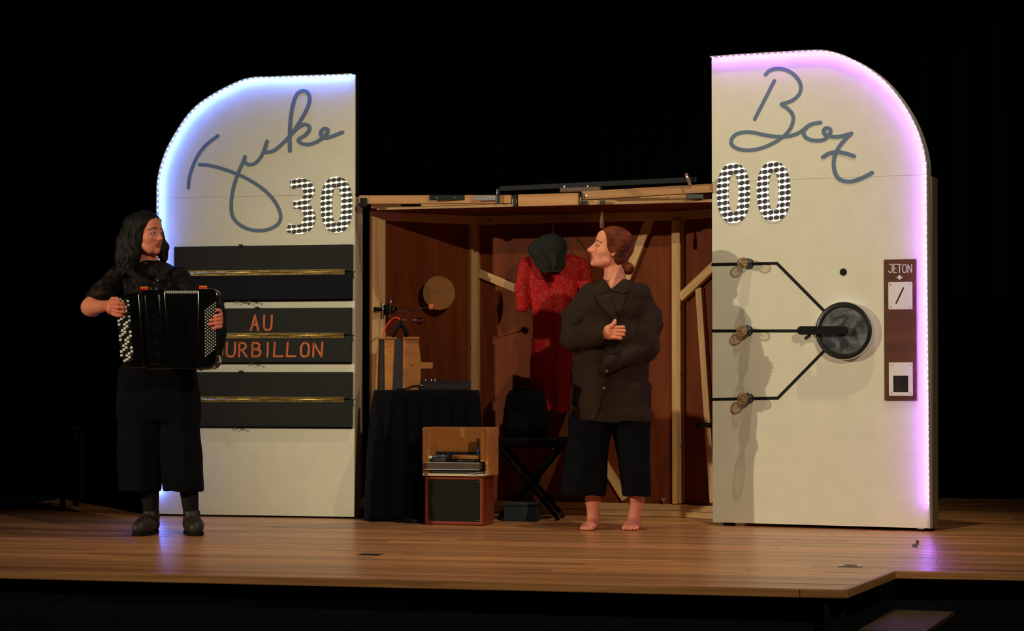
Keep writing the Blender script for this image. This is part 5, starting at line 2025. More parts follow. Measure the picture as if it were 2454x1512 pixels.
thumb = U(chain([R(1456, 790, -0.196), R(1466, 781, -0.214), R(1472, 774, -0.219), R(1474, 768, -0.217)], [0.013, 0.0115, 0.0100, 0.0085]), 0.006)
hand = palm
for g_ in fing + [thumb]:
    hand = U([hand, g_], 0.004)
# left arm, its hand drawn back into the sleeve
armL = U(chain([R(1540, 722, 0.01), R(1556, 832, -0.04), R(1478, 866, -0.17)], [0.045, 0.042, 0.028]), 0.02)
handL = U([ell(R(1466, 872, -0.175), (0.032, 0.020, 0.030))] + [U(chain([R(1464, 866 + 7 * i, -0.178), R(1454, 873 + 7 * i, -0.178), R(1452, 880 + 5.5 * i, -0.165)], [0.010, 0.0085, 0.0075]), 0.004) for i in range(3)], 0.006)
# legs and bare feet
legs = []
for (hip, knee, ank) in (((1432, 955, 0.02), (1414, 1095, 0.0), (1421, 1236, 0.05)), ((1500, 955, 0.02), (1522, 1092, 0.0), (1521, 1236, 0.05))):
    calf = [(knee[0] * 0.6 + ank[0] * 0.4 + (1 if ank[0] < 1480 else 4), knee[1] * 0.6 + ank[1] * 0.4, 0.035), (ank[0] + (0 if ank[0] < 1480 else 5), 1200, 0.045)]
    legs += chain([R(*hip), R(*knee), R(*calf[0]), R(*calf[1]), R(*ank)], [0.075, 0.052, 0.047, 0.036, 0.031])
leg = U(legs, 0.02)


def bx3(lo, hi):
    return (tuple(min(a, b) for a, b in zip(lo, hi)), tuple(max(a, b) for a, b in zip(lo, hi)))


def foot(hx, hy, tx, ty, side, z0=0.0):
    """heel and toe-line points on the boards (pixels); side = +1 when the big toe is on the right"""
    h, t = onz(hx, hy) - OR_, onz(tx, ty) - OR_
    f_ = (t - h)
    L = f_.length
    f_.normalize()
    s = Vector((f_.y, -f_.x, 0)) * side * -1
    s = Vector((-f_.y, f_.x, 0)) if side > 0 else Vector((f_.y, -f_.x, 0))
    pt = lambda a, b, z: tuple(h + f_ * a * L + s * b + Vector((0, 0, z)))
    parts = [rc(pt(0.10, 0, 0.026), pt(0.22, 0, 0.040), 0.026, 0.028), rc(pt(0.22, 0.0, 0.045), pt(0.20, 0.0, 0.085), 0.030, 0.030),
             rc(pt(0.25, 0.004, 0.060), pt(0.62, 0.006, 0.030), 0.026, 0.021), rc(pt(0.18, -0.012, 0.022), pt(0.68, -0.026, 0.016), 0.021, 0.015), rc(pt(0.3, 0.016, 0.028), pt(0.72, 0.024, 0.019), 0.020, 0.018)]
    body_ = U(parts, 0.022)
    for i, (b0, b1, end, r_) in enumerate(((0.028, 0.030, 1.0, 0.0125), (0.010, 0.012, 0.985, 0.0088), (-0.004, -0.004, 0.955, 0.0082), (-0.017, -0.019, 0.915, 0.0078), (-0.029, -0.033, 0.865, 0.0076))):
        toe = U(chain([pt(0.66 - 0.03 * i, b0, 0.018), pt(end - 0.09, b1, 0.016), pt(end - 0.03, b1, r_ + 0.0005)], [0.012, r_, r_]), 0.004)
        body_ = U([body_, toe], 0.006)
    return body_


feet = bd(U([foot(1428, 1264.8, 1403, 1272, 1), foot(1523, 1264.8, 1509, 1272.3, -1)], 0), (-0.22, -0.25, -0.01), (0.2, 0.2, 0.13))
hand = bd(hand, *bx3(R(1425, 835, -0.26), R(1508, 750, -0.13)))
handL = bd(handL, *bx3(R(1440, 910, -0.23), R(1490, 850, -0.12)))
lower = U([leg, feet], 0.02)
bodyR = U([U([hd, neck], 0.025), sterno], 0.015)
bodyR = U([U([bodyR, torso], 0.04), U([U([armR, hand], 0.012), U([armL, handL], 0.012)], 0), lower], 0.02)
bodyR = I(bodyR, lambda p: (0.0005 - p[:, 2]), 0)
SK_R, LIP_R, BROW_R, BL_R = (0.84, 0.305, 0.165), (0.66, 0.13, 0.085), (0.16, 0.055, 0.03), (0.84, 0.23, 0.15)


def toneR(p):
    q = p @ HRi[:3, :3].T + HRi[:3, 3]
    c = head_tone(q, SK_R, LIP_R, BROW_R, BL_R)
    far = ((q ** 2).sum(1) > 0.15 ** 2)
    c[far] = SK_R
    low = (p[:, 2] < 0.2)
    c[low] = (0.68, 0.215, 0.13)
    knuck = (np.abs(p[:, 2] - R(0, 800)[2]) < 0.05) & far
    c[knuck] = (0.82, 0.275, 0.15)
    return c


hb = bx3(R(1398, 720, -0.12), R(1520, 540, 0.13))
gb_ = bx3(R(1438, 826, -0.26), R(1502, 758, -0.14))
field_mesh('body', bodyR, [((-0.33, -0.34, -0.02), (0.33, 0.22, 1.62), 0.0065), hb + (0.0020,), gb_ + (0.0018,), bx3((-0.22, -0.25, -0.01), (0.2, 0.2, 0.14)) + (0.0026,)], SKIN, wr, toneR)
eyes(wr, HR, (0.0, 1, 0.05))

# hair pulled back into a low bun
HAIRR = vcol('auburn_hair', 0.6, 0.15, bump=0.5, bscale=60, bstretch=(1, 1, 6))


def hair_cap(ylim, grow=0.011):
    zs, ys = np.array([a for a, b in ylim], F32), np.array([b for a, b in ylim], F32)
    cap_ = U([ell((0, -0.018, 0.045), (0.073 + grow, 0.094 + grow, 0.086 + grow)), ell((0, -0.030, -0.02), (0.064 + grow, 0.066 + grow, 0.075)), ell((0, 0.020, 0.040), (0.062 + grow, 0.062 + grow, 0.070 + grow * 0.7))], 0.02)
    def cut(p):
        return (p[:, 1] - np.interp(p[:, 2], zs, ys).astype(F32)) * F32(0.8)
    return I(cap_, cut, 0.010)


capR = hair_cap([(-0.12, -0.075), (-0.07, -0.052), (-0.042, -0.030), (-0.026, -0.010), (-0.012, 0.012), (0.005, 0.026), (0.03, 0.034), (0.055, 0.042), (0.08, 0.054), (0.097, 0.073), (0.14, 0.09)], 0.0125)
capR = U([capR, ell((0, -0.050, 0.035), (0.068, 0.075, 0.080))], 0.02)
HRinv = HR.inverted()
bun = HRinv @ Vector(R(1507, 644, -0.01))
mid = HRinv @ Vector(R(1494, 634, -0.01))
hairR = U([capR, U([rc(mid, tuple(bun), 0.030, 0.026), ell(tuple(bun), (0.030, 0.030, 0.034))], 0.012)], 0.014)
hairR = disp(hairR, lambda p: (np.sin(p[:, 2] * 330 + p[:, 1] * 240 + 3 * np.sin(p[:, 0] * 30 + p[:, 1] * 18)) * 0.0006 + np.sin(p[:, 2] * 700 + p[:, 1] * 420) * 0.0004).astype(F32))
hR = xf(hairR, HR)


def hair_tone(c1, c2, seed=1):
    def t(p):
        m = np.clip(0.5 + waves(p * np.array((1, 1, 2.2), F32), 90, 0.6, seed), 0, 1)[:, None]
        return np.array(c1, F32) * (1 - m) + np.array(c2, F32) * m
    return t


field_mesh('hair', hR, [bx3(R(1405, 672, -0.13), R(1540, 535, 0.13)) + (0.0024,)], HAIRR, wr, hair_tone((0.06, 0.012, 0.003), (0.20, 0.038, 0.008)))
# small hair pin at the parting
tube('hair_pin', [R(1459, 558.5, -0.062), R(1485, 557.5, -0.062)], 0.0013, plain('pale_pin', (0.35, 0.3, 0.22), 0.4), wr, 6)

# jacket
CORD = plain('brown_corduroy', (0.027, 0.0145, 0.008), 0.8, var=0.25, scale=7, bump=0.25, bscale=220, sheen=0.0, spec=0.1, stretch=(1, 1, 0.15))
def rows(tab, yc=0.02):
    out = []
    for py, l, r, b in tab:
        a, c = R(l, py), R(r, py)
        out.append(((a[2] + c[2]) / 2, (a[0] + c[0]) / 2, yc, (c[0] - a[0]) / 2, b))
    return out


jt = loft(rows([(668, 1440, 1502, 0.075), (676, 1428, 1518, 0.092), (690, 1408, 1538, 0.108), (706, 1396, 1552, 0.120), (740, 1388, 1556, 0.135), (800, 1380, 1556, 0.145), (880, 1370, 1552, 0.150), (950, 1366, 1557, 0.155), (1013, 1362, 1564, 0.160)]), 2.2, 0.012)
sl1 = U(chain([R(1412, 708, 0.015), R(1378, 760, -0.005), R(1374, 812, -0.055), R(1441, 803, -0.170)], [0.060, 0.072, 0.066, 0.050]), 0.03)
sl2 = U(chain([R(1534, 708, 0.015), R(1556, 765, -0.005), R(1549, 832, -0.06), R(1462, 872, -0.175)], [0.060, 0.070, 0.066, 0.044]), 0.03)
cuff1 = U([rc(R(1420, 805, -0.137), R(1441, 803, -0.170), 0.055, 0.054)], 0)
def fold(p):
    arm = np.clip((np.abs(p[:, 0] + 0.005) - 0.13) * 14, 0, 1) * np.clip((1.22 - p[:, 2]) * 8, 0, 1)
    arm = arm * np.clip((p[:, 2] - 0.86) * 14, 0, 1)
    nz = waves(p, 24, 3.0, 31)
    fore = np.clip((-0.07 - p[:, 1]) * 20, 0, 1) * np.clip((1.12 - p[:, 2]) * 10, 0, 1) * np.clip((p[:, 2] - 0.80) * 14, 0, 1)
    up_ = np.sin(p[:, 2] * 68 + np.abs(p[:, 0]) * 55 + nz) * arm * (1 - fore)
    fo_ = np.sin(np.abs(p[:, 0]) * 85 - p[:, 2] * 40 + nz * 1.3) * fore
    crease = (np.maximum(up_, -0.3) * 0.0050 + np.maximum(fo_, -0.3) * 0.0055) * np.clip(0.6 + waves(p, 18, 1.2, 33), 0, 1.2)
    return (crease + waves(p * np.array((1, 1, 1.3), F32), 30, 0.011, 3) + waves(p, 70, 0.0035, 5)).astype(F32)
jk = U([jt, sl1, sl2], 0.022)
jk = disp(jk, fold)
jk = U([jk, cuff1], 0.006)
# flat ends of the sleeves
def slab(a, b, keep):
    """half-space test past the end of a sleeve"""
    a, b = np.array(a, F32), np.array(b, F32)
    n_ = (b - a) / np.linalg.norm(b - a)
    return lambda p: (p - b) @ n_
cutA, cutB = R(1420, 805, -0.137), R(1443, 803, -0.172)
nA = slab(cutA, cutB, 1)
def jk_cut(p):
    d = jk(p)
    return d
open1 = I(U([rc(cutB, R(1462, 801, -0.197), 0.075, 0.075)], 0), lambda p: -nA(p), 0)
open1 = I(open1, lambda p: p[:, 1] + 0.145, 0)
jk = S(jk, rc(R(1434, 803, -0.160), R(1452, 802, -0.19), 0.040, 0.042), 0.006)
hem = lambda p: R(0, 1010)[2] - 0.012 * np.sin(p[:, 0] * 9 + 0.5) - p[:, 2]
jk = I(jk, hem, 0.004)
# neck opening
vl, vr, vb = R(1441, 658), R(1499, 663), R(1463, 694)
def vee(p):
    d1 = (p[:, 0] - vb[0]) * (vl[2] - vb[2]) - (p[:, 2] - vb[2]) * (vl[0] - vb[0])
    d1 = -d1 / math.hypot(vl[2] - vb[2], vl[0] - vb[0])
    d2 = (p[:, 0] - vb[0]) * (vr[2] - vb[2]) - (p[:, 2] - vb[2]) * (vr[0] - vb[0])
    d2 = d2 / math.hypot(vr[2] - vb[2], vr[0] - vb[0])
    return np.maximum(np.maximum(d1, d2), p[:, 1] - 0.0).astype(F32)
jk = S(jk, vee, 0.006)
jk = S(jk, rc(R(1470, 640, 0.02), R(1468, 690, 0.015), 0.068, 0.056), 0.01)
jkt = field_mesh('jacket', jk, [((-0.36, -0.36, 0.35), (0.36, 0.26, 1.32), 0.0042)], CORD, wr)
def xz(px, py, dy=-0.14):
    v = R(px, py, dy)
    return (v[0], v[2])
LAP = plain('brown_corduroy_lapel', (0.032, 0.0175, 0.0095), 0.8, var=0.2, scale=8, bump=0.25, bscale=220, sheen=0.0, spec=0.1, stretch=(1, 1, 0.15))
pt_ = lambda L: [xz(*p) for p in L]
patch('collar', jk, pt_([(1441, 664), (1452, 676), (1463, 696), (1440, 706), (1424, 705), (1430, 682)]), LAP, jkt, 0.005, 0.004)
patch('lapel', jk, pt_([(1424, 706), (1441, 707), (1463, 697), (1471, 720), (1481, 766), (1474, 770), (1450, 745), (1432, 722)]), LAP, jkt, 0.005, 0.007)
patch('collar', jk, pt_([(1498, 664), (1512, 684), (1508, 700), (1496, 704), (1464, 697), (1480, 684)]), LAP, jkt, 0.005, 0.004)
patch('lapel', jk, pt_([(1464, 698), (1496, 705), (1503, 707), (1497, 724), (1484, 757), (1474, 742)]), LAP, jkt, 0.005, 0.0045)
patch('front_panel', jk, pt_([(1384, 868), (1430, 868), (1453, 872), (1455, 895), (1446, 935), (1438, 975), (1426, 1007), (1395, 1003), (1366, 996), (1370, 935)]), CORD, jkt, 0.005, 0.006)
for px, py in ((1453, 889), (1447, 930)):
    v = R(px, py, -0.14)
    yy = surf_y(jk, np.array([v[0]], F32), np.array([v[2]], F32))[0]
    lathe('button', [(0, 0.004), (0.007, 0.0045), (0.0085, 0.003), (0.0085, 0)], plain('brown_button', (0.16, 0.06, 0.03), 0.4), jkt, Matrix.Translation((v[0], yy - 0.010, v[2])) @ RX, 14)
# cropped trousers
def culottes(nm, owner, rowsf, lt, rt, waist, hemz, seed):
    L1, L2, Wst = loft(rowsf(lt), 2.4, 0.004), loft(rowsf(rt), 2.4, 0.004), loft(rowsf(waist), 2.3, 0.02)
    t = U([U([L1, L2], 0.012), Wst], 0.03)
    t = disp(t, lambda p: (np.sin(p[:, 0] * 55 + seed + 1.5 * np.sin(p[:, 1] * 25)) * 0.0035 * np.clip((0.75 - p[:, 2]) * 2.5, 0.2, 1)).astype(F32) + waves(p, 26, 0.004, seed))
    inner = lambda p: np.maximum(t(p) + 0.006, p[:, 2] - (hemz + 0.05))
    t2 = S(t, inner, 0)
    return field_mesh(nm, t2, [((-0.34, -0.22, hemz - 0.03), (0.34, 0.28, 1.0), 0.0042)], plain('black_trouser_cloth', (0.0045, 0.0045, 0.0058), 0.9, var=0.2, spec=0.06), owner)


culottes('trousers', wr, rows,
         [(940, 1376, 1470, .10), (1000, 1366, 1468, .11), (1100, 1352, 1459, .105), (1165, 1344, 1455, .10), (1187, 1345, 1452, .10)],
         [(940, 1466, 1552, .10), (1000, 1462, 1557, .11), (1100, 1481, 1559, .105), (1165, 1491, 1560, .10), (1187, 1493, 1560, .10)],
         [(900, 1384, 1546, .11), (960, 1376, 1552, .125), (1022, 1368, 1556, .12)], R(0, 1187)[2], 2)

# ------------------------------------------------------------------ accordion player
YL = 11.10
OL_ = P(382, 1200, YL)
OL_.z = 0.0
wl_ = empty('person', Matrix.Translation(OL_), 'person in a black lace blouse and wide black trousers playing the accordion, dark shoulder-length hair', 'person')


def Lp(px, py, dy=0.0):
    v = P(px, py, YL + dy) - OL_
    return (v.x, v.y, v.z)


kL = 0.90
HL = Matrix.Translation(Vector(Lp(351, 564, -0.01))) @ Matrix.Rotation(math.radians(-123), 4, 'Z') @ Matrix.Rotation(math.radians(3), 4, 'X') @ Matrix.Scale(kL, 4)
HLi = np.array(HL.inverted(), F32)
hdl = xf(HT, HL)
neckL = U(chain([Lp(350, 596, 0.02), Lp(352, 625, 0.03), Lp(356, 650, 0.035)], [0.048, 0.047, 0.06]) + [rc(Lp(300, 664, 0.05), Lp(412, 660, 0.05), 0.040, 0.040)], 0.03)
torL = U(chain([Lp(358, 665, 0.04), Lp(366, 760, 0.06), Lp(374, 860, 0.07), Lp(376, 910, 0.07)], [0.085, 0.09, 0.085, 0.10]), 0.04)
# her right arm: bare forearm to the treble keyboard
aR = U(chain([Lp(272, 668, 0.02), Lp(216, 736, -0.04), Lp(222, 737, -0.06), Lp(256, 733, -0.228)], [0.044, 0.043, 0.041, 0.026]), 0.02)
hz_ = -0.325
hand1 = U([rc(Lp(254, 733, -0.225), Lp(261, 734, -0.27), 0.025, 0.026), ell(Lp(269, 738, -0.318), (0.032, 0.030, 0.036))], 0.018)
fs = []
for i, (y0, y1, y2, x2) in enumerate(((726.5, 726, 729, 298), (735.5, 736, 738, 300.5), (744.5, 746.5, 747.5, 300), (752.5, 756, 755.5, 294))):
    fs.append(U(chain([Lp(272, y0, -0.335), Lp(283, y1, -0.362), Lp(x2 - 6, (y1 + y2) / 2, -0.362), Lp(x2, y2 + 1, -0.346)], [0.0105, 0.0086, 0.0080, 0.0074]), 0.004))
fs.append(U(chain([Lp(260, 728, -0.295), Lp(270, 717, -0.325), Lp(279, 716, -0.345), Lp(285, 719, -0.350)], [0.014, 0.0110, 0.0095, 0.0080]), 0.006))
for g_ in fs:
    hand1 = U([hand1, g_], 0.004)
# her left arm goes behind the accordion to the bass side
aL = U(chain([Lp(432, 668, 0.03), Lp(470, 740, 0.02), Lp(528, 772, -0.10), Lp(531, 768, -0.20)], [0.044, 0.042, 0.030, 0.026]), 0.02)
hand2 = U([ell(Lp(528, 768, -0.245), (0.020, 0.045, 0.040))], 0)
for i, (y0, x2, y2) in enumerate(((755, 513, 758), (764, 505, 767.5), (773, 502, 777), (782, 511, 787))):
    fs2 = U(chain([Lp(528, y0, -0.265), Lp(527, y0 + 1, -0.325), Lp(519, y0 + 2, -0.338), Lp(x2, y2, -0.336)], [0.0115, 0.0090, 0.0084, 0.0076]), 0.004)
    hand2 = U([hand2, fs2], 0.004)
thl = U(chain([Lp(528, 752, -0.255), Lp(525, 745, -0.290), Lp(522, 743, -0.315)], [0.013, 0.0115, 0.0095]), 0.006)
hand2 = U([hand2, thl], 0.008)
hand1 = bd(hand1, *bx3(Lp(235, 775, -0.39), Lp(312, 700, -0.19)))
hand2 = bd(hand2, *bx3(Lp(488, 805, -0.38), Lp(548, 730, -0.17)))
lgs = []
for hip, knee, ank in (((345, 905, 0.07), (352, 1080, 0.05), (363, 1240, 0.06)), ((412, 905, 0.07), (442, 1080, 0.05), (459, 1240, 0.06))):
    lgs += chain([Lp(*hip), Lp(*knee), Lp((knee[0] + ank[0]) / 2, 1150, 0.075), Lp(*ank), Lp(ank[0], 1268, 0.05)], [0.075, 0.05, 0.046, 0.031, 0.03])
legL = U(lgs, 0.02)
bL = U([U([U([hdl, neckL], 0.025), torL], 0.04), U([aR, hand1], 0.012), U([aL, hand2], 0.012), legL], 0.012)
bL = I(bL, lambda p: 0.004 - p[:, 2], 0)
SK_L, LIP_L, BROW_L, BL_L = (0.70, 0.215, 0.12), (0.46, 0.09, 0.06), (0.03, 0.018, 0.012), (0.72, 0.18, 0.11)


def toneL(p):
    q = p @ HLi[:3, :3].T + HLi[:3, 3]
    c = head_tone(q, SK_L, LIP_L, BROW_L, BL_L, 0.0058)
    far = ((q ** 2).sum(1) > 0.15 ** 2)
    c[far] = SK_L
    hnd = (p[:, 1] < -0.23) & far
    c[hnd] = (0.66, 0.18, 0.10)
    return c


field_mesh('body', bL, [((-0.45, -0.42, -0.01), (0.40, 0.26, 1.66), 0.0065), bx3(Lp(305, 640, -0.14), Lp(415, 505, 0.13)) + (0.0020,), bx3(Lp(245, 770, -0.39), Lp(308, 704, -0.20)) + (0.0017,), bx3(Lp(492, 800, -0.37), Lp(545, 735, -0.16)) + (0.0017,)], SKIN, wl_, toneL)
eyes(wl_, HL, (0.12, 1, 0.0), (0.02, 0.012, 0.008))
# hair
HAIRL = vcol('black_brown_hair', 0.6, 0.18, bump=0.5, bscale=60, bstretch=(3, 3, 1))
capL = xf(hair_cap([(-0.14, -0.03), (-0.07, -0.005), (-0.03, 0.014), (0.0, 0.026), (0.03, 0.036), (0.055, 0.050), (0.075, 0.066), (0.09, 0.085), (0.14, 0.10)], 0.014), HL)
locks = U(chain([Lp(320, 540, 0.0), Lp(310, 580, -0.01), Lp(302, 615, -0.02), Lp(296, 648, -0.03)], [0.055, 0.060, 0.055, 0.038]) +
          chain([Lp(335, 560, 0.07), Lp(330, 610, 0.08), Lp(322, 655, 0.09)], [0.075, 0.075, 0.055]) +
          chain([Lp(325, 580, -0.045), Lp(318, 612, -0.06), Lp(312, 645, -0.065)], [0.028, 0.036, 0.022]) +
          chain([Lp(372, 555, 0.075), Lp(386, 595, 0.06), Lp(392, 622, 0.045)], [0.04, 0.034, 0.020]), 0.03)
face_cut = xf(U([ell((0.0, 0.085, -0.03), (0.064, 0.075, 0.105)), rc((0, 0.02, -0.12), (0, 0.03, -0.2), 0.05, 0.05)], 0.03), HL)
hL = U([capL, S(locks, face_cut, 0.012)], 0.02)
hL = disp(hL, lambda p: (np.sin(p[:, 0] * 170 + 3 * np.sin(p[:, 2] * 22) + p[:, 1] * 120) * 0.0022 + np.sin(p[:, 0] * 380 + p[:, 1] * 300 + 4 * np.sin(p[:, 2] * 30)) * 0.0012).astype(F32))
field_mesh('hair', hL, [bx3(Lp(262, 690, -0.20), Lp(425, 500, 0.24)) + (0.0030,)], HAIRL, wl_, hair_tone((0.0045, 0.003, 0.002), (0.011, 0.007, 0.0045), 4))


def lace():
    m, nt, b = nodes_of('black_lace')
    L = nt.links.new
    tc = nt.nodes.new('ShaderNodeTexCoord')
    v = nt.nodes.new('ShaderNodeTexVoronoi')
    v.feature = 'DISTANCE_TO_EDGE'
    v.inputs['Scale'].default_value = 190
    n = nt.nodes.new('ShaderNodeTexNoise')
    n.inputs['Scale'].default_value = 38
    n.inputs['Detail'].default_value = 6
    L(tc.outputs['Object'], v.inputs['Vector'])
    L(tc.outputs['Object'], n.inputs['Vector'])
    a = nt.nodes.new('ShaderNodeMath')
    a.operation = 'MULTIPLY_ADD'
    L(v.outputs['Distance'], a.inputs[0])
    a.inputs[1].default_value = 0.55
    L(n.outputs[0], a.inputs[2])
    r = nt.nodes.new('ShaderNodeValToRGB')
    r.color_ramp.elements[0].position = 0.58
    r.color_ramp.elements[1].position = 0.86
    r.color_ramp.elements[0].color = (0.005, 0.0045, 0.0045, 1)
    r.color_ramp.elements[1].color = (0.075, 0.028, 0.015, 1)
    L(a.outputs[0], r.inputs[0])
    L(r.outputs[0], b.inputs['Base Color'])
    setp(b, Roughness=0.8, Specular_IOR_Level=0.1)
    return m


def rowsL(tab, yc=0.06):
    out = []
    for py, l, r, b in tab:
        a, c = Lp(l, py), Lp(r, py)
        out.append(((a[2] + c[2]) / 2, (a[0] + c[0]) / 2, yc, (c[0] - a[0]) / 2, b))
    return out


bt_ = loft(rowsL([(622, 328, 380, 0.075), (632, 314, 404, 0.09), (644, 298, 424, 0.105), (660, 282, 438, 0.115), (700, 286, 440, 0.115), (780, 296, 446, 0.115), (880, 292, 456, 0.12), (915, 290, 460, 0.125)]), 2.2, 0.01)
s1 = U(chain([Lp(280, 664, 0.03), Lp(245, 700, -0.005), Lp(224, 722, -0.035)], [0.055, 0.058, 0.055]), 0.02)
s2 = U(chain([Lp(430, 662, 0.035), Lp(452, 700, 0.03), Lp(472, 742, 0.02)], [0.055, 0.056, 0.054]), 0.02)
nk = S(U([bt_, s1, s2], 0.02), rc(Lp(351, 600, 0.02), Lp(353, 640, 0.03), 0.050, 0.046), 0.006)
e0, e1 = np.array(Lp(245, 700, -0.005), F32), np.array(Lp(222, 724, -0.036), F32)
en = (e1 - e0) / np.linalg.norm(e1 - e0)
nk = I(nk, lambda p: np.where(p[:, 0] < -0.22, (p - e1) @ en, -1).astype(F32), 0)
nk = disp(nk, lambda p: waves(p, 50, 0.004, 8))
field_mesh('blouse', nk, [((-0.42, -0.15, 0.72), (0.30, 0.24, 1.42), 0.0045)], lace(), wl_)
tube('neck_ruffle', catmull([(Lp(352 + 27 * math.cos(a), 0)[0], Lp(0, 632, 0.03)[1] - 0.054 * math.sin(a), Lp(0, 630 + 3 * math.sin(3 * a + 1))[2]) for a in np.linspace(0, 2 * math.pi, 28, endpoint=False)], 3, True), 0.008, CLOTH, wl_, 8, None, True)
culottes('trousers', wl_, rowsL,
         [(880, 284, 392, .11), (1000, 277, 386, .115), (1100, 277, 382, .12), (1172, 279, 379, .12), (1178, 280, 378, .12)],
         [(880, 374, 464, .11), (1000, 376, 473, .115), (1080, 378, 477, .12), (1172, 386, 481, .12), (1178, 387, 481, .12)],
         [(860, 290, 458, .115), (940, 281, 468, .13), (1010, 278, 472, .12)], Lp(0, 1178)[2], 5)
socks = U([disp(legL, lambda p: np.full(len(p), -0.006, F32))], 0)
socks = I(socks, lambda p: np.maximum(0.01 - p[:, 2], p[:, 2] - 0.5), 0)
field_mesh('stockings', socks, [((-0.25, -0.1, 0.0), (0.28, 0.25, 0.52), 0.0045)], plain('black_stocking', (0.008, 0.007, 0.007), 0.8, spec=0.15), wl_)
# ankle boots
BOOT = plain('dark_brown_leather', (0.017, 0.007, 0.0045), 0.6, var=0.25, scale=20, bump=0.15, bscale=60)
SOLE = plain('dark_sole', (0.006, 0.004, 0.0035), 0.8, spec=0.15)
for (hx, hy, tx, ty, ax) in ((367, 1277, 322, 1285.5, 363), (459, 1276.5, 467, 1285.5, 459)):
    h, t = onz(hx, hy) - OL_, onz(tx, ty) - OL_
    a_ = Vector(Lp(ax, 1240, 0.06))
    f_ = (t - h)
    L_ = f_.length
    f_.normalize()
    s_v = Vector((-f_.y, f_.x, 0))
    Lh = max(L_, 0.2)
    ptb = lambda a, b, z: tuple(h + f_ * a + s_v * b + Vector((0, 0, z)))
    bt2 = U([rc(ptb(0.03, 0, 0.045), ptb(L_ * 0.55, 0, 0.045), 0.036, 0.038), rc(ptb(L_ * 0.5, 0, 0.045), ptb(L_ - 0.045, 0.0, 0.036), 0.040, 0.030), rc(ptb(L_ * 0.5, 0.012, 0.04), ptb(L_ - 0.05, 0.014, 0.034), 0.036, 0.028), rc(tuple(h + f_ * 0.045 + Vector((0, 0, 0.05))), (a_.x, a_.y, 0.125), 0.043, 0.044)], 0.03)
    bt2 = I(bt2, lambda p: np.maximum(0.012 - p[:, 2], p[:, 2] - 0.118), 0.006)
    bt2 = disp(bt2, lambda p: waves(p, 60, 0.002, 9))
    lo = np.minimum(np.array(h), np.array(t)) - 0.09
    hi = np.maximum(np.array(h), np.array(t)) + 0.09
    bo = field_mesh('boot', bt2, [((lo[0], lo[1], 0.0), (hi[0], hi[1], 0.14), 0.0032)], BOOT, wl_)
    so_ = I(disp(bt2, lambda p: np.full(len(p), -0.003, F32)), lambda p: np.abs(p[:, 2] - 0.0095) - 0.0085, 0)
    so2 = lambda p, b2=bt2: np.maximum(b2(np.stack([p[:, 0], p[:, 1], np.full(len(p), 0.022, F32)], 1)) - 0.004, np.abs(p[:, 2] - 0.0085) - 0.008)
    field_mesh('sole', so2, [((lo[0], lo[1], -0.005), (hi[0], hi[1], 0.03), 0.0032)], SOLE, bo)
# =================================================================== accordion
AF = 10.785
AO = P(404, 887, AF + 0.1)
acc = empty('accordion', Matrix.Translation(AO), 'shiny black button accordion with white treble buttons held by the player', 'accordion')
SHINY = plain('black_celluloid', (0.003, 0.003, 0.0033), 0.14, var=0.1, spec=0.5, coat=0.6)
FAB = plain('black_bellows_cloth', (0.006, 0.006, 0.006), 0.5, spec=0.3)


def a_(px, py, Y=AF):
    return P(px, py, Y) - AO


def slab_(nm, pts, y0, y1, mat, bev=0.012, parent=None):
    bm = bmesh.new()
    ol = [(a_(px, py, y0).x, a_(px, py, y0).z) for px, py in pts]
    o0 = a_(400, 780, y0).y
    bm_prism(bm, ol, o0, o0 + (y1 - y0))
    bmesh.ops.recalc_face_normals(bm, faces=bm.faces)
    bmesh.ops.bevel(bm, geom=bm.edges[:], offset=bev, segments=3, affect='EDGES', profile=0.5, clamp_overlap=True)
    o = from_bm(nm, bm, mat, parent or acc)
    smooth_by_angle(o.data, 40)
    return o


slab_('treble_body', [(335, 706), (340, 697), (352, 694), (397, 694), (411, 885), (353, 887), (346, 880)], AF, AF + 0.20, SHINY)
kb = slab_('keyboard', [(283, 716), (290, 705), (334, 701), (348, 878), (343, 884), (304, 882), (293, 872)], AF - 0.012, AF + 0.035, SHINY, 0.008)
slab_('bass_body', [(472, 692), (510, 691), (521, 697), (526, 710), (527, 735), (521, 850), (517, 874), (508, 884), (470, 887)], AF + 0.004, AF + 0.20, SHINY)
gl = slab_('treble_grille', [(346, 706), (382, 704), (394, 874), (359, 876)], AF - 0.006, AF + 0.02, SHINY, 0.005)
for i in range(5):
    t = i / 4
    cx_, cy_ = 366 + 10 * t, 728 + 30 * i
    slab_('grille_opening', [(cx_ - 6, cy_ - 6), (cx_ + 7, cy_ - 6), (cx_ + 8, cy_ + 7), (cx_ - 5, cy_ + 7)], AF - 0.0075, AF - 0.004, plain('grille_cloth', (0.004, 0.004, 0.004), 0.9, spec=0.05), 0.0005, gl)
# treble buttons
kc = lambda x, y: (180 + x / 6.872, 680 + y / 6.872)
white = [(740, 262), (785, 290), (868, 288), (876, 352), (833, 383), (838, 447), (805, 546), (889, 542), (766, 580), (722, 610), (895, 604), (728, 672), (852, 638), (815, 670), (858, 702), (820, 736), (780, 770), (825, 797), (786, 832), (911, 794), (744, 862), (915, 860), (748, 926), (874, 892), (836, 926), (879, 956), (840, 988), (800, 1022), (846, 1052), (805, 1086), (763, 1117), (931, 1052), (936, 1115), (768, 1180), (893, 1148), (856, 1180), (899, 1210), (861, 1245), (820, 1268)]
bm = bmesh.new()
bm_lathe(bm, [(0, 0.0075), (0.005, 0.0072), (0.0070, 0.0055), (0.0072, 0.0), (0.0072, -0.001)], 16, RX)
bme = bpy.data.meshes.new('white_button')
bmesh.ops.recalc_face_normals(bm, faces=bm.faces)
bm.to_mesh(bme)
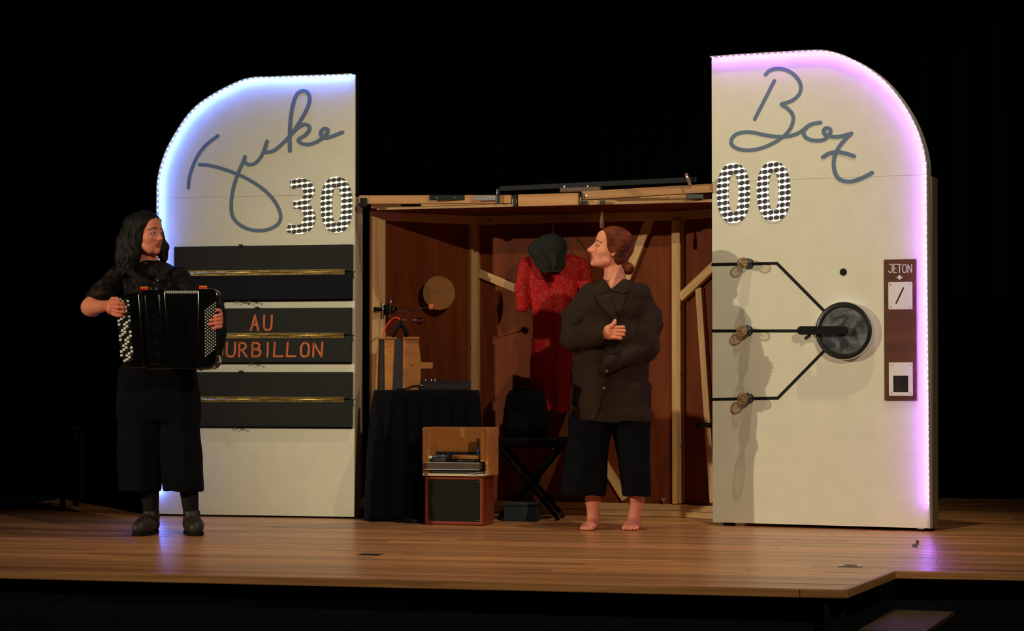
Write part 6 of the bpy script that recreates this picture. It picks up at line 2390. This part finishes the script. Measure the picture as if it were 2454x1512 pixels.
bm.free()
smooth_by_angle(bme, 50)
bme2 = bme.copy()
bme2.name = 'black_button'
bme.materials.append(plain('pearl_button', (0.66, 0.62, 0.52), 0.25, var=0.06))
bme2.materials.append(plain('black_button', (0.006, 0.006, 0.006), 0.12, coat=0.5))
for q in white:
    mesh_obj('white_button', bme, None, kb, Matrix.Translation(a_(*kc(*q), AF - 0.012)))
for c_, (x0_, y0_) in enumerate(((722, 610), (768, 580), (810, 546), (850, 575), (894.5, 542))):
    for k in range(-6, 12):
        y = y0_ + 63.2 * k
        x = x0_ + 0.08 * (y - 610)
        if 255 < y < 1275 and not (y > 1225 and c_ == 0) and not (y < 280 and c_ in (0, 4)) and all((x - w_[0]) ** 2 + (y - w_[1]) ** 2 > 28 ** 2 for w_ in white):
            mesh_obj('black_button', bme2, None, kb, Matrix.Translation(a_(*kc(x, y), AF - 0.012)))
# bellows: folded rings from the treble to the bass side
bm = bmesh.new()
NP = 18
ringsb = []
for i in range(2 * NP + 1):
    t = i / (2 * NP)
    ridge = (i % 2 == 1)
    sh = 0.0 if ridge else 0.011
    xt, xb = 395 + (475 - 395) * t, 410 + (471 - 410) * t
    ring_ = []
    y0_, y1_ = AF + 0.006 + sh, AF + 0.195 - sh
    for (py, Y) in ((698, y0_), (698, y1_), (884, y1_), (884, y0_)):
        v = a_(xt if py < 800 else xb, py, AF + 0.006)
        z = v.z + (-sh if py < 800 else sh)
        for (dy_, dz_) in ((0.012, 0), (0, 0.012)):
            pass
        ring_.append((v.x, Y - AO.y, z, py, Y))
    cut = 0.010
    pts = []
    for j in range(4):
        x, y, z, _, _ = ring_[j]
        px_, py_, pz_ = ring_[j - 1][0:3]
        nx_, ny_, nz_ = ring_[(j + 1) % 4][0:3]
        for (qx, qy, qz) in ((px_, py_, pz_), (nx_, ny_, nz_)):
            d_ = Vector((qx - x, qy - y, qz - z)).normalized() * cut
            pts.append((x + d_.x, y + d_.y, z + d_.z))
    ringsb.append([bm.verts.new(p_) for p_ in pts])
for A, B in zip(ringsb, ringsb[1:]):
    for j in range(8):
        k = (j + 1) % 8
        bm.faces.new((A[j], A[k], B[k], B[j]))
tips = [tuple((ringsb[i][0].co + ringsb[i][1].co) / 2) for i in range(1, 2 * NP + 1, 2)]
bel = from_bm('bellows', bm, FAB, acc)
bm = bmesh.new()
bm_box(bm, (0.0055, 0.013, 0.013), Matrix.Rotation(math.radians(45), 4, 'X'), bevel=0.0015)
tm = bpy.data.meshes.new('corner_tip')
bm.to_mesh(tm)
bm.free()
tm.materials.append(plain('nickel_tip', (0.8, 0.78, 0.74), 0.45, metal=0.6))
for t in tips:
    mesh_obj('corner_tip', tm, None, bel, Matrix.Translation(t))
# bass buttons
bm = bmesh.new()
bm_lathe(bm, [(0, 0.006), (0.0030, 0.0057), (0.0041, 0.0042), (0.0042, -0.001)], 12, RX)
bb = bpy.data.meshes.new('bass_button')
bmesh.ops.recalc_face_normals(bm, faces=bm.faces)
bm.to_mesh(bb)
bm.free()
smooth_by_angle(bb, 50)
bb.materials.append(plain('grey_pearl', (0.40, 0.39, 0.36), 0.25, var=0.1))
bass = slab_('bass_board', [(489, 746), (517, 720), (521, 722), (521, 832), (518, 836), (491, 857), (488, 855)], AF - 0.0005, AF + 0.012, SHINY, 0.002)
for c_ in range(6):
    x = 493 + 4.68 * c_
    y = 744.5 - 3.78 * c_
    yend = 853 - 3.9 * c_
    while y < yend + 0.1:
        mesh_obj('bass_button', bb, None, bass, Matrix.Translation(a_(x, y, AF - 0.0005)))
        y += 7.2
# straps, buckle, feet, screws, red clips, name badge
STRAP = plain('black_leather_strap', (0.004, 0.004, 0.004), 0.6, var=0.2, spec=0.2)


def strap(nm, pts, wd, mat=STRAP, parent=None):
    P_ = catmull([tuple(p_) for p_ in pts], 5)
    bm = bmesh.new()
    prev = None
    n = len(P_)
    for i, p_ in enumerate(P_):
        t = Vector(P_[min(i + 1, n - 1)] - P_[max(i - 1, 0)]).normalized()
        s = t.cross(Vector((0, -1, 0.25))).normalized()
        nn = s.cross(t).normalized()
        c_ = Vector(p_)
        cur = [bm.verts.new(c_ + s * a * wd / 2 + nn * b * 0.0025) for a, b in ((-1, -1), (1, -1), (1, 1), (-1, 1))]
        if prev:
            for j in range(4):
                bm.faces.new((prev[j], prev[(j + 1) % 4], cur[(j + 1) % 4], cur[j]))
        else:
            bm.faces.new(cur)
        prev = cur
    bm.faces.new(prev[::-1])
    return from_bm(nm, bm, mat, parent or acc, None, False)


strap('shoulder_strap', [a_(352, 697, 10.90), a_(338, 676, 10.965), a_(312, 652, 10.985), a_(298, 639, 11.06), a_(298, 650, 11.17)], 0.032)
ss = strap('shoulder_strap', [a_(374, 697, 10.89), a_(376, 672, 10.945), a_(396, 648, 10.985), a_(414, 638, 11.05), a_(420, 646, 11.14), a_(420, 656, 11.18)], 0.032)
bk = a_(373, 673, 10.925)
tube('buckle', [bk + Vector(v) for v in ((-0.012, 0, -0.012), (-0.009, 0, 0.012), (0.011, 0, 0.011), (0.009, 0, -0.010))], 0.002, CHROME, ss, 6, None, True)
for px in (362, 375):
    lathe('strap_stud', [(0, 0), (0.005, 0), (0.004, 0.012), (0.0055, 0.015), (0, 0.018)], CHROME, acc, Matrix.Translation(a_(px, 697, AF + 0.06)), 12)
box('top_plate', (0.05, 0.03, 0.003), a_(366, 694.5, AF + 0.06), STEEL, acc)
for px, py in ((346, 692), (487, 690)):
    c_ = a_(px, py, AF + 0.05)
    rcp = box('red_clip', (0.040, 0.018, 0.012), c_, plain('red_plastic', (0.65, 0.03, 0.01), 0.35), acc, None, 0.002)
    for k in range(5):
        lathe('yellow_stud', [(0, 0.004), (0.0034, 0.004), (0.0034, -0.002)], plain('yellow_plastic', (0.75, 0.36, 0.01), 0.35), rcp, Matrix.Translation((-0.016 + 0.008 * k, 0, 0.007)), 10)
for px, py in ((388, 712), (394.5, 791), (401, 869), (477, 711), (476, 790), (476, 869)):
    lathe('screw', [(0, 0.002), (0.003, 0.0015), (0.003, -0.004)], CHROME, acc, Matrix.Translation(a_(px, py, AF - 0.001)) @ RX, 10)
for px, py, Y in ((523, 706, AF + 0.02), (521.5, 868, AF + 0.02), (482, 886, AF + 0.1), (358, 884, AF + 0.02), (369, 881.5, AF + 0.01)):
    bm = bmesh.new()
    bmesh.ops.create_uvsphere(bm, u_segments=12, v_segments=8, radius=0.0062)
    from_bm('stud', bm, CHROME if px > 515 or px < 370 else RUBBER, acc, Matrix.Translation(a_(px, py, Y)), True)
bm = bmesh.new()
for i in range(4):
    for j in range(2):
        bm_tube(bm, [a_(370.5 + 4.2 * i, 724 + 5 * j, AF - 0.0065), a_(372.0 + 4.2 * i, 720 + 5 * j, AF - 0.0065)], 0.0012, 5)
tag(from_bm('name_badge', bm, CHROME, acc), kind='stuff')
strap('bass_strap', [a_(522, 722, AF + 0.06), a_(531, 760, AF + 0.05), a_(531, 800, AF + 0.05), a_(519, 850, AF + 0.06)], 0.05)

# =================================================================== red dress and flat cap on the back wall
YD = 12.46
DO = P(1320, 985, YD)
dr = empty('dress', Matrix.Translation(DO), 'red short-sleeved dress with tiny white dots hanging on the back wall', 'dress')


def D(px, py, dy=0.0):
    v = P(px, py, YD + dy) - DO
    return (v.x, v.y, v.z)


def rowsD(tab):
    out = []
    for py, l, r, b in tab:
        a, c = D(l, py), D(r, py)
        out.append(((a[2] + c[2]) / 2, (a[0] + c[0]) / 2, 0.02, (c[0] - a[0]) / 2, b))
    return out


def dots():
    m, nt, b = nodes_of('red_dotted_cloth')
    L = nt.links.new
    tc = nt.nodes.new('ShaderNodeTexCoord')
    mp = nt.nodes.new('ShaderNodeMapping')
    mp.inputs['Scale'].default_value = (1, 1, 1)
    mp.inputs['Rotation'].default_value = (0, math.radians(45), 0)
    L(tc.outputs['Object'], mp.inputs[0])
    v = nt.nodes.new('ShaderNodeTexVoronoi')
    v.inputs['Scale'].default_value = 115
    v.inputs['Randomness'].default_value = 0.6
    L(mp.outputs[0], v.inputs['Vector'])
    r = nt.nodes.new('ShaderNodeValToRGB')
    r.color_ramp.elements[0].position = 0.17
    r.color_ramp.elements[1].position = 0.25
    r.color_ramp.elements[0].color = (0.62, 0.36, 0.30, 1)
    r.color_ramp.elements[1].color = (0.46, 0.007, 0.006, 1)
    L(v.outputs['Distance'], r.inputs[0])
    L(r.outputs[0], b.inputs['Base Color'])
    setp(b, Roughness=0.75, Specular_IOR_Level=0.2)
    return m


db = loft(rowsD([(608, 1284, 1372, 0.026), (618, 1262, 1396, 0.034), (632, 1252, 1404, 0.040), (660, 1256, 1398, 0.048), (720, 1270, 1382, 0.055), (765, 1275, 1376, 0.055), (850, 1272, 1376, 0.062), (986, 1268, 1372, 0.07)]), 2.2, 0.006)
ds1 = U(chain([D(1262, 632, 0.02), D(1250, 690, 0.01), D(1252, 735, 0.005)], [0.034, 0.040, 0.038]), 0.02)
ds2 = U(chain([D(1396, 632, 0.02), D(1402, 680, 0.01), D(1402, 720, 0.005)], [0.034, 0.036, 0.034]), 0.02)
df = U([db, ds1, ds2], 0.012)
vn = [D(1285, 632), D(1347, 640), D(1318, 692)]
def dvee(p):
    a, c, b = vn
    d1 = -((p[:, 0] - b[0]) * (a[2] - b[2]) - (p[:, 2] - b[2]) * (a[0] - b[0])) / math.hypot(a[2] - b[2], a[0] - b[0])
    d2 = ((p[:, 0] - b[0]) * (c[2] - b[2]) - (p[:, 2] - b[2]) * (c[0] - b[0])) / math.hypot(c[2] - b[2], c[0] - b[0])
    return np.maximum(np.maximum(d1, d2), p[:, 1] - 0.02).astype(F32)
df = S(df, dvee, 0.004)
df = disp(df, lambda p: (np.sin(p[:, 0] * 48 + 1.2 + 1.3 * np.sin(p[:, 2] * 5)) * 0.011 * np.clip((0.40 - p[:, 2]) * 3.2, 0.08, 1) + np.sin(p[:, 0] * 95 + 2 * np.sin(p[:, 2] * 7)) * 0.004 * np.clip((0.45 - p[:, 2]) * 3, 0.1, 1)).astype(F32) + waves(p, 40, 0.004, 12))
RED = dots()
field_mesh('cloth', df, [((-0.24, -0.12, -0.02), (0.26, 0.14, 0.95), 0.0045)], RED, dr)
plain('dark_red_lining', (0.12, 0.004, 0.006), 0.8)
pl0 = [D(1318, 696), D(1326, 770), D(1330, 850), D(1334, 975)]
yy_ = surf_y(df, np.array([v[0] for v in pl0], F32), np.array([v[2] for v in pl0], F32))
tube('placket_seam', catmull([(v[0], float(y) - 0.001, v[2]) for v, y in zip(pl0, yy_)], 6), 0.0016, MATS['dark_red_lining'], dr, 6)
for px, py in ((1321, 684), (1323, 705), (1325, 733), (1327, 762), (1329, 800), (1331, 840)):
    v = D(px, py)
    y = surf_y(df, np.array([v[0]], F32), np.array([v[2]], F32))[0]
    lathe('button', [(0, 0.004), (0.007, 0.004), (0.008, 0.002), (0.008, -0.002)], plain('red_button', (0.45, 0.012, 0.008), 0.35), dr, Matrix.Translation((v[0], float(y), v[2])) @ RX, 14)
hg_ = empty('coat_hanger', Matrix.Translation(P(1318, 655, YD + 0.015)), 'brown wooden coat hanger inside the neck of the red dress', 'hanger')
ho = hg_.location
tube('bar', catmull([P(1262, 640, YD + .02) - ho, P(1290, 643, YD + .012) - ho, P(1316, 636, YD + 0.01) - ho, P(1345, 642, YD + .012) - ho, P(1392, 640, YD + .02) - ho], 5), 0.011, wood('hanger_wood', (0.24, 0.11, 0.03), (0.34, 0.17, 0.05), 0.4), hg_, 10)
box('cross_bar', (0.12, 0.014, 0.012), P(1317, 653, YD - 0.005) - ho, MATS['hanger_wood'], hg_, None, 0.004)
tube('hook', catmull([P(1316, 636, YD + .01) - ho, P(1317, 600, YD + .02) - ho, P(1322, 580, YD + .05) - ho, P(1332, 566, YD + 0.09) - ho, P(1344, 566, YD + 0.13) - ho], 5), 0.0022, STEEL, hg_, 8)
tube('cord', [P(1344, 568, YD + 0.13) - ho, P(1346, 524, YD + 0.16) - ho], 0.0018, plain('dark_cord', (0.02, 0.012, 0.008), 0.8), hg_, 6)

YC = 12.36
CO = P(1313, 652, YC)
cp_ = empty('flat_cap', Matrix.Translation(CO), 'dark grey-green flat cap hung upright over the collar of the red dress', 'cap')


def Cc(px, py, dy=0.0):
    v = P(px, py, YC + dy) - CO
    return (v.x, v.y, v.z)


cb_ = U([ell(Cc(1316, 606, 0.01), (0.098, 0.058, 0.104)), ell(Cc(1296, 604, 0.0), (0.068, 0.050, 0.066)), ell(Cc(1324, 592, 0.01), (0.072, 0.055, 0.072)), ell(Cc(1322, 630, -0.005), (0.075, 0.045, 0.055))], 0.035)
cb_ = disp(cb_, lambda p: (0.0055 * np.sin(np.arctan2(p[:, 0] - 0.02, p[:, 2] + 0.02) * 9 + 0.8 + 25 * p[:, 2]) * np.exp(-(((p[:, 2] - 0.06) / 0.09) ** 2))).astype(F32) + waves(p, 32, 0.006, 21))
TWEED = plain('grey_green_tweed', (0.028, 0.030, 0.025), 0.9, var=0.35, scale=160, bump=0.2, bscale=300, spec=0.1)
field_mesh('crown', cb_, [((-0.16, -0.12, -0.05), (0.17, 0.14, 0.26), 0.004)], TWEED, cp_)
vz = U([rbox(Cc(1322, 648, -0.03), (0.062, 0.030, 0.006), 0.005, Matrix.Rotation(0.22, 3, 'X') @ Matrix.Rotation(-0.05, 3, 'Y'))], 0)
vis = I(vz, ell(Cc(1322, 648, -0.01), (0.066, 0.056, 0.06)), 0.004)
field_mesh('visor', vis, [((-0.12, -0.14, -0.06), (0.14, 0.1, 0.07), 0.0035)], TWEED, cp_)
tube('thread', [Cc(1325, 564, 0.02), Cc(1327, 521, 0.10)], 0.0009, plain('pale_thread', (0.25, 0.22, 0.18), 0.6), cp_, 5)

# turned wooden handle hanging from the roof edge by a wire
ho_ = P(1443, 548, 12.05)
ph = empty('wooden_pull', Matrix.Translation(ho_), 'red-brown turned wooden pull hanging by a wire from the cabinet roof', 'pull')
lathe('grip', [(0, 0), (0.012, 0.002), (0.0145, 0.02), (0.014, 0.05), (0.009, 0.075), (0.006, 0.10), (0.0045, 0.102), (0, 0.103)], wood('red_brown_handle', (0.16, 0.05, 0.02), (0.24, 0.08, 0.03), 0.4, 2), ph, None, 16)
tube('wire', [(0, 0, 0.10), (0.0, 0.0, 0.125), (0.0, 0.03, 0.135)], 0.0016, STEEL, ph, 6)
